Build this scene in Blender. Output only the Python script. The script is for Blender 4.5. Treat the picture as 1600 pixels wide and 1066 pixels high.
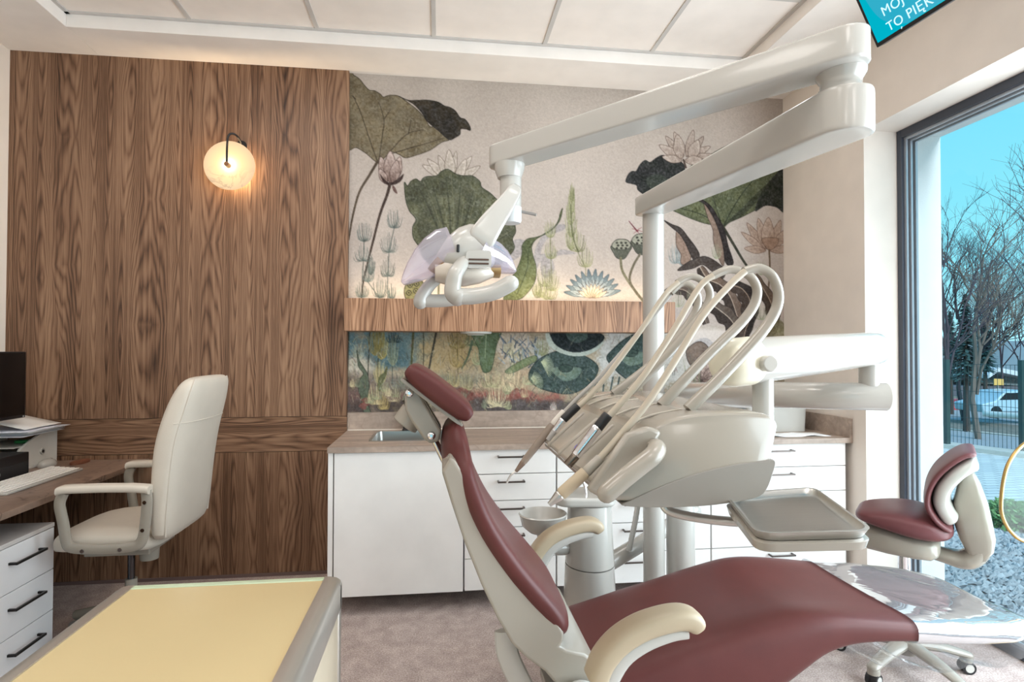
import bpy, bmesh, math, random
import numpy as np
from mathutils import Vector, Matrix
PI = math.pi
random.seed(7)
C = bpy.context.scene.collection
for o in list(bpy.data.objects): bpy.data.objects.remove(o)

# ---------------------------------------------------------------- camera
H, FOC, YAW, PIT, ROL = 1.363, 900.0, .1249, .0164, .0018
_F = Vector((math.sin(YAW)*math.cos(PIT), math.cos(YAW)*math.cos(PIT), math.sin(PIT)))
_R = Vector((math.cos(YAW), -math.sin(YAW), 0)); _U = _R.cross(_F)
_R2 = _R*math.cos(ROL)+_U*math.sin(ROL); _U2 = _U*math.cos(ROL)-_R*math.sin(ROL)
EYE = Vector((0, 0, H))
cam_d = bpy.data.cameras.new('camera'); cam = bpy.data.objects.new('camera', cam_d); C.objects.link(cam)
cam_d.sensor_width = 36; cam_d.lens = 36*FOC/1600; cam_d.clip_start = .05; cam_d.clip_end = 300
cam.matrix_world = Matrix(((_R2.x, _U2.x, -_F.x, 0), (_R2.y, _U2.y, -_F.y, 0), (_R2.z, _U2.z, -_F.z, H), (0, 0, 0, 1)))
bpy.context.scene.camera = cam
vs = bpy.context.scene.view_settings
vs.view_transform = 'Standard'; vs.look = 'None'; vs.gamma = 1; vs.use_curve_mapping = False
vs.exposure = 0.42

def at(px, py, Y=None, Z=None, X=None):          # a measured point of the place: the sight line cut at a known depth, height or side
    v = _F+_R2*((px-800)/FOC)-_U2*((py-533)/FOC)
    t = Y/v.y if Y is not None else ((Z-H)/v.z if Z is not None else X/v.x)
    return EYE+v*t
def xz(l, Y): return [(p.x, p.z) for p in (at(a, b, Y=Y) for a, b in l)]

def lin(c):
    if isinstance(c, (int, float)): c = (c, c, c)
    r = []
    for v in c[:3]:
        v = v/255.0
        r.append(v/12.92 if v <= .04045 else ((v+.055)/1.055)**2.4)
    return (r[0], r[1], r[2], 1)

# ---------------------------------------------------------------- sky, daylight, lamps of the room and an added front fill
class NT:
    def __init__(s, tree): s.t = tree; s.n = tree.nodes; s.l = tree.links
    def __call__(s, typ, *ins, **props):
        nd = s.n.new(typ)
        for k, v in props.items():
            if k.startswith('i_'): s.put(nd.inputs[k[2:].replace('_', ' ')], v)
            else: setattr(nd, k, v)
        for i, v in enumerate(ins):
            if v is not None: s.put(nd.inputs[i], v)
        return nd.outputs[0]
    def put(s, sock, v):
        if isinstance(v, bpy.types.NodeSocket): s.l.new(v, sock)
        else: sock.default_value = v
    def math(s, op, a, b=0.0, c=0.0): return s('ShaderNodeMath', a, b, c, operation=op)
    def noise(s, vec, scale, detail=2.0, rough=.5, dist=0.0):
        return s('ShaderNodeTexNoise', i_Vector=vec, i_Scale=scale, i_Detail=detail, i_Roughness=rough, i_Distortion=dist)
    def ramp(s, fac, stops, interp='LINEAR'):
        nd = s.n.new('ShaderNodeValToRGB'); s.put(nd.inputs[0], fac); cr = nd.color_ramp; cr.interpolation = interp
        while len(cr.elements) < len(stops): cr.elements.new(.5)
        for e, (p, c) in zip(cr.elements, stops): e.position = p; e.color = c
        return nd.outputs[0]
    def mix(s, fac, a, b, blend='MIX'):
        nd = s.n.new('ShaderNodeMix'); nd.data_type = 'RGBA'; nd.blend_type = blend
        s.put(nd.inputs[0], fac); s.put(nd.inputs[6], a); s.put(nd.inputs[7], b)
        return nd.outputs[2]
    def coord(s, which='Object'):
        nd = s.n.new('ShaderNodeTexCoord'); return nd.outputs[which]
    def scale(s, vec, v):
        nd = s.n.new('ShaderNodeMapping'); s.put(nd.inputs['Vector'], vec); nd.inputs['Scale'].default_value = v
        return nd.outputs[0]
    def xyz(s, vec):
        nd = s.n.new('ShaderNodeSeparateXYZ'); s.put(nd.inputs[0], vec); return nd.outputs
    def comb(s, x, y, z): return s('ShaderNodeCombineXYZ', x, y, z)

w = bpy.data.worlds.new('sky'); bpy.context.scene.world = w; w.use_nodes = True
nt = NT(w.node_tree); bg = [n for n in nt.n if n.type == 'BACKGROUND'][0]
d = nt.coord('Generated'); _, _, dz = nt.xyz(d)
grad = nt.ramp(dz, [(0, lin((128, 172, 182))), (.12, lin((100, 164, 178))), (.35, lin((84, 156, 176))), (.8, lin((56, 120, 166)))])
cl = nt.noise(nt.scale(d, (1.2, 1.2, 4.5)), 1.7, 5, .55)
nt.l.new(nt.mix(nt.ramp(cl, [(.46, (0, 0, 0, 1)), (.72, (.5, .5, .5, 1))]), grad, lin((134, 178, 188))), bg.inputs[0])
bg.inputs[1].default_value = 1.8

def area(name, loc, size, rot, power, col=(1, 1, 1), sizey=None):
    l = bpy.data.lights.new(name, 'AREA'); l.energy = power; l.color = col; l.size = size
    if sizey: l.shape = 'RECTANGLE'; l.size_y = sizey
    o = bpy.data.objects.new(name, l); C.objects.link(o); o.location = loc; o.rotation_euler = rot
    return o
sun_d = bpy.data.lights.new('sun', 'SUN'); sun_d.energy = 2.7; sun_d.angle = math.radians(30); sun_d.color = (.88, .96, 1.0)
sun = bpy.data.objects.new('sun', sun_d); C.objects.link(sun); sun.rotation_euler = (math.radians(54), 0, math.radians(10))
area('window_daylight', (2.72, .45, 1.35), 3.4, (0, math.radians(90), 0), 175, (.88, .94, 1.0), 2.4).rotation_euler = (math.radians(90), 0, math.radians(90))

area('front_fill', (-.3, -4.62, 1.45), 2.8, (math.radians(90), 0, 0), 150, (.94, .97, 1.0), 2.3).rotation_euler = (math.radians(90), 0, math.radians(180))  # lamp added as front fill; the door it sits in is made up

# ---------------------------------------------------------------- materials
MATS = {}
def mat(name, rgb=200, rough=.5, metal=0.0, bump=None, var=None, coat=0.0, spec=.5, emit=None, trans=0.0, stretch=(1, 1, 1), sheen=0):
    m = bpy.data.materials.new(name); m.use_nodes = True; t = NT(m.node_tree)
    b = [n for n in t.n if n.type == 'BSDF_PRINCIPLED'][0]; m['b'] = b.name
    b.inputs['Roughness'].default_value = rough; b.inputs['Metallic'].default_value = metal
    b.inputs['Specular IOR Level'].default_value = spec
    b.inputs['Coat Weight'].default_value = coat; b.inputs['Coat Roughness'].default_value = .06
    b.inputs['Transmission Weight'].default_value = trans
    if sheen: b.inputs['Sheen Weight'].default_value = sheen
    col = lin(rgb); b.inputs['Base Color'].default_value = col
    co = t.scale(t.coord(), stretch)
    sc, amt = var if var else (6, .035)
    n = t.noise(co, sc, 4)
    lo = tuple(max(0, c*(1-amt)) for c in col[:3])+(1,); hi = tuple(min(1, c*(1+amt)) for c in col[:3])+(1,)
    t.l.new(t.ramp(n, [(.3, lo), (.7, hi)]), b.inputs['Base Color'])
    if bump:
        bn = t('ShaderNodeBump', i_Strength=bump[1], i_Distance=.002, i_Height=t.noise(co, bump[0], 3))
        t.l.new(bn, b.inputs['Normal'])
    if emit:
        b.inputs['Emission Color'].default_value = lin(emit[0]); b.inputs['Emission Strength'].default_value = emit[1]
    MATS[name] = m
    return m
def wood(name, along='Z', across='X', tint=1.0):
    m = mat(name, (120, 90, 68), .42, spec=.35); t = NT(m.node_tree); b = t.n[m['b']]
    x, y, z = t.xyz(t.coord()); ax = dict(X=x, Y=y, Z=z); u, wv = ax[across], ax[along]
    n1 = t.noise(t.comb(t.math('MULTIPLY', u, 5), 0.0, t.math('MULTIPLY', wv, 1.3)), 1.0, 3)
    uu = t.math('ADD', u, t.math('ADD', t.math('MULTIPLY', t.math('SUBTRACT', n1, .5), .05), t.math('MULTIPLY', t.noise(t.comb(t.math('MULTIPLY', u, 2.6), 0.0, t.math('MULTIPLY', wv, .12)), 1.0, 1), .45)))
    tt = t.math('DIVIDE', uu, .118); idn = t.math('FLOOR', tt)
    l = t.math('SUBTRACT', t.math('FRACT', tt), .5)
    rnd = t('ShaderNodeTexWhiteNoise', None, t.math('ADD', idn, .37), noise_dimensions='1D')
    ww = t.math('ADD', t.math('MULTIPLY', wv, 1.0), t.math('MULTIPLY', rnd, 19.0))
    pp = t.math('PINGPONG', ww, .75)
    ph = t.math('ADD', t.math('MULTIPLY', pp, 30.0), t.math('MULTIPLY', t.math('MULTIPLY', l, l), 110.0))
    n2 = t.noise(t.comb(t.math('MULTIPLY', u, 14), 0.0, t.math('MULTIPLY', wv, 1.0)), 1.0, 3)
    ph = t.math('ADD', ph, t.math('MULTIPLY', n2, 16.0))
    ring = t.math('MULTIPLY_ADD', t.math('SINE', ph), .5, .5)
    ring = t.math('POWER', ring, .55)
    fib = t.noise(t.comb(t.math('MULTIPLY', u, 330), 0.0, t.math('MULTIPLY', wv, 9)), 1.0, 2)
    big = t.noise(t.comb(t.math('MULTIPLY', u, 10), 0.0, t.math('MULTIPLY', wv, .5)), 1.0, 3)
    stk = t.noise(t.comb(t.math('MULTIPLY', u, 70), 0.0, t.math('MULTIPLY', wv, .45)), 1.0, 3)
    v = t.math('ADD', t.math('MULTIPLY', ring, .16), t.math('ADD', t.math('MULTIPLY', fib, .22), t.math('ADD', t.math('MULTIPLY', big, .42), t.math('MULTIPLY', stk, .42))))
    k = lambda c: lin(tuple(q*tint for q in c))
    t.l.new(t.ramp(v, [(.39, k((44, 27, 18))), (.50, k((84, 58, 41))), (.62, k((122, 90, 68))), (.80, k((158, 124, 98)))]), b.inputs['Base Color'])
    t.l.new(t.math('MULTIPLY_ADD', v, .25, .28), b.inputs['Roughness'])
    return m
def stone(name, base, dark, along='X', rough=.4):        # brown laminate with drifting bands and thin dark cracks
    m = mat(name, base, rough, spec=.4); t = NT(m.node_tree); b = t.n[m['b']]
    co = t.coord(); s = (1.2, 9, 9) if along == 'X' else (9, 1.2, 9)
    n1 = t.noise(t.scale(co, s), 1.6, 6, .6, .6); n2 = t.noise(co, 40, 3)
    v = t.math('ADD', t.math('MULTIPLY', n1, .8), t.math('MULTIPLY', n2, .25))
    c1 = t.ramp(v, [(.32, lin(tuple(q*.80 for q in base))), (.55, lin(base)), (.75, lin(tuple(min(255, q*1.16) for q in base)))])
    dn = t.noise(t.scale(co, (2, 2, 2)), 1.5, 3)
    cr = t.math('ABSOLUTE', t.math('SUBTRACT', dn, .5))
    t.l.new(t.mix(t.ramp(cr, [(.0, (.75, .75, .75, 1)), (.006, (0, 0, 0, 1))]), c1, lin(dark)), b.inputs['Base Color'])
    return m
def clear(name, tint=(1, 1, 1), gloss=.6, milk=0.0, rough=.02, bump=None, milkcol=(230, 236, 240), base_gloss=.01):
    m = bpy.data.materials.new(name); m.use_nodes = True; t = NT(m.node_tree); t.n.clear()
    tr = t('ShaderNodeBsdfTransparent', tuple(tint)+(1,)); gl = t.n.new('ShaderNodeBsdfGlossy'); gl.inputs['Roughness'].default_value = rough
    fr = t.n.new('ShaderNodeFresnel'); fr.inputs[0].default_value = 1.5
    if bump:
        bn = t('ShaderNodeBump', i_Strength=bump[1], i_Distance=.02, i_Height=t.noise(t.scale(t.coord(), bump[2]), bump[0], 3, .5, .8))
        t.l.new(bn, gl.inputs['Normal']); t.l.new(bn, fr.inputs['Normal'])
    ge = t.n.new('ShaderNodeNewGeometry'); f = t.math('MULTIPLY', t.math('MULTIPLY_ADD', fr.outputs[0], gloss, base_gloss), t.math('SUBTRACT', 1.0, ge.outputs['Backfacing']))
    base = tr
    if milk:
        df = t('ShaderNodeBsdfDiffuse', lin(milkcol)); mm = t.n.new('ShaderNodeMixShader'); mm.inputs[0].default_value = milk
        t.l.new(tr, mm.inputs[1]); t.l.new(df, mm.inputs[2]); base = mm.outputs[0]
    mx = t.n.new('ShaderNodeMixShader'); t.l.new(f, mx.inputs[0]); t.l.new(base, mx.inputs[1]); t.l.new(gl.outputs[0], mx.inputs[2])
    out = t.n.new('ShaderNodeOutputMaterial'); t.l.new(mx.outputs[0], out.inputs[0]); MATS[name] = m
    return m
def emis(name, rgb, s):
    m = bpy.data.materials.new(name); m.use_nodes = True; t = NT(m.node_tree); t.n.clear()
    e = t('ShaderNodeEmission', lin(rgb), s); out = t.n.new('ShaderNodeOutputMaterial'); t.l.new(e, out.inputs[0])
    n = t.noise(t.coord(), 3, 2); t.l.new(t.mix(t.math('MULTIPLY', n, .06), lin(rgb), lin(255)), t.n['Emission'].inputs[0])
    return m

# ---------------------------------------------------------------- mesh building
def cr(pts, n=8, closed=False):                       # Catmull-Rom through points
    P = [np.array(p, float) for p in pts]; N = len(P); out = []
    for i in range(N if closed else N-1):
        if closed: a, b, c, d = P[(i-1) % N], P[i], P[(i+1) % N], P[(i+2) % N]
        else: a, b, c, d = P[max(i-1, 0)], P[i], P[i+1], P[min(i+2, N-1)]
        for k in range(n):
            t = k/n
            out.append(.5*((2*b)+(-a+c)*t+(2*a-5*b+4*c-d)*t*t+(-a+3*b-3*c+d)*t**3))
    if not closed: out.append(P[-1])
    return [tuple(p) for p in out]
class MB:
    def __init__(s): s.v = []; s.f = []
    def add(s, V, F):
        o = len(s.v); s.v += [tuple(map(float, v)) for v in V]; s.f += [tuple(i+o for i in f) for f in F]; return s
    def box(s, x0, x1, y0, y1, z0, z1):
        V = [(x, y, z) for z in (z0, z1) for y in (y0, y1) for x in (x0, x1)]
        return s.add(V, [(0, 2, 3, 1), (4, 5, 7, 6), (0, 1, 5, 4), (2, 6, 7, 3), (0, 4, 6, 2), (1, 3, 7, 5)])
    def loft(s, rings, cap=True, closed=False):
        n = len(rings[0]); V = [p for r in rings for p in r]; F = []
        m = len(rings)
        for i in range(m if closed else m-1):
            j = (i+1) % m
            for k in range(n): F.append((i*n+k, i*n+(k+1) % n, j*n+(k+1) % n, j*n+k))
        if cap and not closed: F.append(tuple(range(n))[::-1]); F.append(tuple((m-1)*n+k for k in range(n)))
        return s.add(V, F)
    def tube(s, path, r, sides=14, cap=True, flat=None, round_ends=False):
        P = [Vector(p) for p in path]; N = len(P); R = r if isinstance(r, (list, tuple)) else [r]*N
        T = [(P[min(i+1, N-1)]-P[max(i-1, 0)]).normalized() for i in range(N)]
        up = Vector((0, 0, 1)) if abs(T[0].z) < .95 else Vector((0, 1, 0))
        nrm = (up-T[0]*up.dot(T[0])).normalized(); rings = []
        def ring(p, t, nn, rr):
            b = t.cross(nn); fl = flat or (1, 1)
            return [tuple(p+nn*(math.cos(2*PI*k/sides)*rr*fl[0])+b*(math.sin(2*PI*k/sides)*rr*fl[1])) for k in range(sides)]
        if round_ends:
            for a in (80, 55, 30): rings.append(ring(P[0]-T[0]*R[0]*math.sin(math.radians(a)), T[0], nrm, R[0]*math.cos(math.radians(a))))
        for i in range(N):
            nrm = (nrm-T[i]*nrm.dot(T[i]))
            nrm = nrm.normalized() if nrm.length > 1e-6 else T[i].orthogonal().normalized()
            rings.append(ring(P[i], T[i], nrm, R[i]))
        if round_ends:
            for a in (30, 55, 80): rings.append(ring(P[-1]+T[-1]*R[-1]*math.sin(math.radians(a)), T[-1], nrm, R[-1]*math.cos(math.radians(a))))
        return s.loft(rings, cap)
    def cyl(s, a, b, r, r2=None, sides=24): return s.tube([a, b], [r, r if r2 is None else r2], sides)
    def lathe(s, prof, c, sides=32, ax=(1, 1)):           # prof: (radius, z); ax squashes x/y
        return s.loft([[(c[0]+max(r, 1e-4)*ax[0]*math.cos(2*PI*k/sides), c[1]+max(r, 1e-4)*ax[1]*math.sin(2*PI*k/sides), c[2]+z) for k in range(sides)] for r, z in prof])
    def prism(s, poly, a0, a1, axis='Y'):                  # outline extruded along an axis
        def q(p, a): return (p[0], a, p[1]) if axis == 'Y' else ((a, p[0], p[1]) if axis == 'X' else (p[0], p[1], a))
        return s.loft([[q(p, a0) for p in poly], [q(p, a1) for p in poly]])
    def xform(s, M):
        s.v = [tuple(M @ Vector(v)) for v in s.v]; return s
    def build(s, name, m, parent=None, bevel=0, seg=3, sub=0, sharp=35, flat=False, solid=0, **props):
        return link(name, s.v, s.f, m, parent, bevel, seg, sub, sharp, flat, solid, **props)
def origin(o):
    v = Vector((0, 0, 0))
    while o is not None: v += o.location; o = o.parent
    return v
def link(name, V, F, m, parent=None, bevel=0, seg=3, sub=0, sharp=35, flat=False, solid=0, **props):
    me = bpy.data.meshes.new(name); off = origin(parent)
    loc = Vector((0, 0, 0))
    me.from_pydata([tuple(Vector(v)-off-loc) for v in V], [], F); me.update()
    bm = bmesh.new(); bm.from_mesh(me); bmesh.ops.recalc_face_normals(bm, faces=bm.faces); bm.to_mesh(me); bm.free()
    if not flat:
        for p in me.polygons: p.use_smooth = True
        me.set_sharp_from_angle(angle=math.radians(sharp))
    me.materials.append(m)
    o = bpy.data.objects.new(name, me); C.objects.link(o); o.parent = parent
    if solid: md = o.modifiers.new('solid', 'SOLIDIFY'); md.thickness = solid; md.offset = 0
    if bevel:
        md = o.modifiers.new('bevel', 'BEVEL'); md.width = bevel; md.segments = seg; md.limit_method = 'ANGLE'; md.angle_limit = math.radians(38)
        md.harden_normals = False
    if sub: md = o.modifiers.new('sub', 'SUBSURF'); md.levels = sub; md.render_levels = sub
    for k, v in props.items(): o[k] = v
    return o
def thing(name, label, cat, loc=(0, 0, 0), group=None):
    o = bpy.data.objects.new(name, None); o.empty_display_size = .1; C.objects.link(o); o.location = loc
    return tag(o, label, cat, group)
def tag(o, label, cat, group=None):
    o['label'] = label; o['category'] = cat
    if group: o['group'] = group
    return o
def struct(o): o['kind'] = 'structure'; return o
def B(x0, x1, y0, y1, z0, z1): return MB().box(x0, x1, y0, y1, z0, z1)
def sring(c, a, b, n=32, e=.5, u=(1, 0, 0), v=(0, 0, 1)):  # superellipse ring around c in the plane u,v
    u = Vector(u); v = Vector(v); c = Vector(c); out = []
    for k in range(n):
        t = 2*PI*k/n; x = math.cos(t); y = math.sin(t)
        out.append(tuple(c+u*(a*math.copysign(abs(x)**e, x))+v*(b*math.copysign(abs(y)**e, y))))
    return out

plaster = mat('warm_grey_plaster', (222, 212, 202), .85, bump=(90, .06))
ceil_m = mat('white_ceiling_paint', (240, 233, 226), .9)
tile_m = mat('ceiling_tile_board', (242, 233, 225), .9, bump=(220, .08))
tbar_m = mat('ceiling_grid_bar', (200, 195, 190), .5)
walnut = wood('walnut_vertical'); walnut_h = wood('walnut_horizontal', 'X', 'Z')
walnut_pale = wood('walnut_shelf', 'Z', 'X', 1.22)
white_lac = mat('white_lacquer_front', (232, 229, 226), .28, spec=.45)
worktop_m = stone('brown_stone_laminate', (166, 148, 135), (148, 130, 118))
desk_m = stone('brown_marbled_desk', (134, 112, 98), (52, 38, 32), 'Y', .32)
steel = mat('brushed_steel', (190, 188, 184), .28, 1.0, bump=(60, .05), stretch=(1, 20, 1))
chrome = mat('chrome', (225, 225, 228), .07, 1.0)
black_m = mat('black_metal', (40, 37, 36), .4, .6)
handle_m = mat('dark_nickel_handle', (96, 88, 84), .35, .9)
black_p = mat('black_plastic', (22, 22, 25), .35)
cream = mat('cream_plastic', (152, 145, 134), .22, coat=.2, var=(3, .02))
cream_d = mat('warm_cream_pad', (172, 156, 132), .4, var=(5, .03))
whitep = mat('white_plastic', (180, 177, 171), .2, coat=.25, var=(3, .02))
greyp = mat('grey_plastic', (150, 146, 142), .35)
maroon = mat('maroon_leatherette', (88, 46, 44), .42, bump=(420, .10), var=(14, .06), spec=.26)
maroon2 = mat('plum_leatherette', (98, 56, 58), .42, bump=(420, .10), var=(14, .05), spec=.3)
leather = mat('cream_leather', (206, 197, 184), .45, bump=(160, .18), var=(8, .03))
alu = mat('satin_aluminium', (196, 190, 182), .32, .75)

# ================================================================ the setting
floor_m = mat('mottled_carpet', (166, 150, 146), .95, bump=(260, .5), var=(34, .17)); 
_t = NT(floor_m.node_tree); _b = _t.n[floor_m['b']]; _co = _t.coord()
_v = _t.math('ADD', _t.math('MULTIPLY', _t.noise(_co, 14, 4), .35), _t.math('MULTIPLY', _t.noise(_co, 150, 2), .65))
_t.l.new(_t.ramp(_v, [(.36, lin((146, 130, 125))), (.5, lin((172, 156, 150))), (.64, lin((198, 184, 178)))]), _b.inputs['Base Color'])
XL, XR, YB, ZC, ZT = -2.482, 2.3445, 3.689, 3.103, 3.180
struct(B(XL-.2, 2.60, -4.75, YB+.2, -.12, 0).build('floor', floor_m))
struct(B(XL-.2, XL, -4.75, YB+.2, 0, 3.4).build('wall_left', plaster))
struct(B(XL-.2, 2.75, YB, YB+.2, 0, 3.4).build('wall_back', plaster))
wf = B(XL-.2, -1.7, -4.75, -4.55, 0, 3.4); wf.box(1.1, 2.75, -4.75, -4.55, 0, 3.4); wf.box(-1.7, 1.1, -4.75, -4.55, 2.6, 3.4)
struct(wf.build('wall_front', plaster))
WY0, WY1, WZ = -1.3, 2.928, 2.596
wr = B(XR, 2.6, WY1, YB, 0, 3.4); wr.box(XR, 2.6, -4.55, WY0, 0, 3.4); wr.box(XR, 2.6, WY0, WY1, WZ, 3.4)
struct(wr.build('wall_right', plaster))
stucco = mat('white_stucco', (236, 236, 234), .95, bump=(180, .9))
ws = B(2.6, 2.82, WY1, 7.0, -.3, 3.6); ws.box(2.6, 2.82, -4.75, WY0, -.3, 3.6); ws.box(2.6, 2.82, WY0, WY1, WZ-.015, 3.6)
struct(ws.build('wall_exterior', stucco))
# made-up glazed door in the wall behind the camera, added for the front fill
# ceiling: soffit ring, raised tray with grid tiles
TX0, TX1, TY0, TY1 = -2.004, 1.872, -3.9, 3.349
cb = B(XL, TX0, -4.55, YB, ZC, 3.35); cb.box(TX1, XR, -4.55, YB, ZC, 3.35); cb.box(TX0, TX1, TY1, YB, ZC, 3.35); cb.box(TX0, TX1, -4.55, TY0, ZC, 3.35)
ceiling = struct(cb.build('ceiling', ceil_m, bevel=.003))
tl = B(TX0, TX1, TY0, TY1, ZT, 3.30); struct(tl.build('ceiling_tiles', tile_m))
gx = [-1.368, -.692, -.040, .610, 1.270]; gy = [2.745-.65*k for k in range(11)]
gb = MB()
for x in gx: gb.box(x-.012, x+.012, TY0, TY1, ZT-.006, ZT+.002)
for y in gy: gb.box(TX0, TX1, y-.012, y+.012, ZT-.006, ZT+.002)
gb.box(TX0, TX1, TY1-.022, TY1, ZT-.008, ZT+.002); gb.box(TX0, TX0+.022, TY0, TY1, ZT-.008, ZT+.002); gb.box(TX1-.022, TX1, TY0, TY1, ZT-.008, ZT+.002)
struct(gb.build('trim_1', tbar_m))
# square LED panels set in the tile grid, behind the part of the ceiling the photo shows
led_m = emis('led_panel_glow', (255, 249, 243), 7.4)
for i, (x0, x1, y0, y1) in enumerate([(gx[0], gx[1], gy[1], gy[0]), (gx[3], gx[4], gy[1], gy[0]), (gx[1], gx[2], gy[3], gy[2]), (gx[3], gx[4], gy[4], gy[3]), (gx[0], gx[1], gy[5], gy[4]), (gx[2], gx[3], gy[6], gy[5]), (gx[0], gx[1], gy[8], gy[7]), (gx[3], gx[4], gy[8], gy[7])]):
    r = thing('ceiling_light', 'square LED panel set into the white tile ceiling', 'ceiling light', ((x0+x1)/2, (y0+y1)/2, ZT-.01), 'LED panels in the tile ceiling')
    fr = B(x0+.014, x1-.014, y0+.014, y0+.034, ZT-.012, ZT-.001)
    fr.box(x0+.014, x1-.014, y1-.034, y1-.014, ZT-.012, ZT-.001); fr.box(x0+.014, x0+.034, y0+.034, y1-.034, ZT-.012, ZT-.001); fr.box(x1-.034, x1-.014, y0+.034, y1-.034, ZT-.012, ZT-.001)
    fr.build('frame', whitep, r); B(x0+.034, x1-.034, y0+.034, y1-.034, ZT-.009, ZT-.001).build('diffuser', led_m, r)
# walnut panelling left of the mural
PX = -.566
struct(B(XL, PX, 3.655, YB, .958, ZC).build('trim_2', walnut))
struct(B(XL, PX, 3.655, YB, .748, .955).build('trim_3', walnut_h))
struct(B(XL, PX, 3.655, YB, .0, .745).build('trim_4', walnut))
struct(B(XL, PX, 3.645, 3.655, 0, .018).build('baseboard_back', mat('plum_carpet_edge', (110, 90, 86), .9)))
# window
frame_m = mat('anthracite_window_frame', (66, 70, 80), .35, .3); bead_m = mat('grey_window_bead', (178, 184, 192), .3, .5)
win = MB(); fx0, fx1 = 2.5455, 2.637
win.box(fx0, fx1, WY1-.034, WY1, 0, WZ); win.box(fx0, fx1, WY0, WY0+.06, 0, WZ); win.box(fx0, fx1, WY0+.06, WY1-.034, WZ-.045, WZ); win.box(fx0, fx1, WY0+.06, WY1-.034, 0, .05)
d2 = MB()
for a in (-1.7, -.33, 1.04): d2.box(a, a+.06, -4.67, -4.61, 0, 2.6)
d2.box(-1.7, 1.1, -4.67, -4.61, 2.54, 2.6); d2.box(-1.7, 1.1, -4.67, -4.61, 0, .06)
do = struct(d2.build('added_door', frame_m, bevel=.003)); B(-1.64, 1.04, -4.642, -4.636, .06, 2.54).build('added_door_glass', clear('added_door_glass', (.97, .99, .99), .5), do)  # door and its glass are added, unseen, to go with the fill lamp
wo = struct(win.build('window_1', frame_m, bevel=.003))
bd = MB()
for k, (xa, dd) in enumerate(((2.562, .048), (2.582, .058), (2.604, .066))):
    bd.box(xa, xa+.012, WY1-dd, WY1-.034, .05, WZ-.045); bd.box(xa, xa+.012, WY0+.06, WY1-dd, WZ-dd-.011, WZ-.045); bd.box(xa, xa+.012, WY0+.06, WY1-dd, .05, .02+dd)
bd.build('window_bead', bead_m, wo)
B(2.588, 2.596, WY0+.05, WY1-.055, .06, WZ-.06).build('window_pane', clear('window_glass', (.97, .99, .99), .32), wo)

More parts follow.
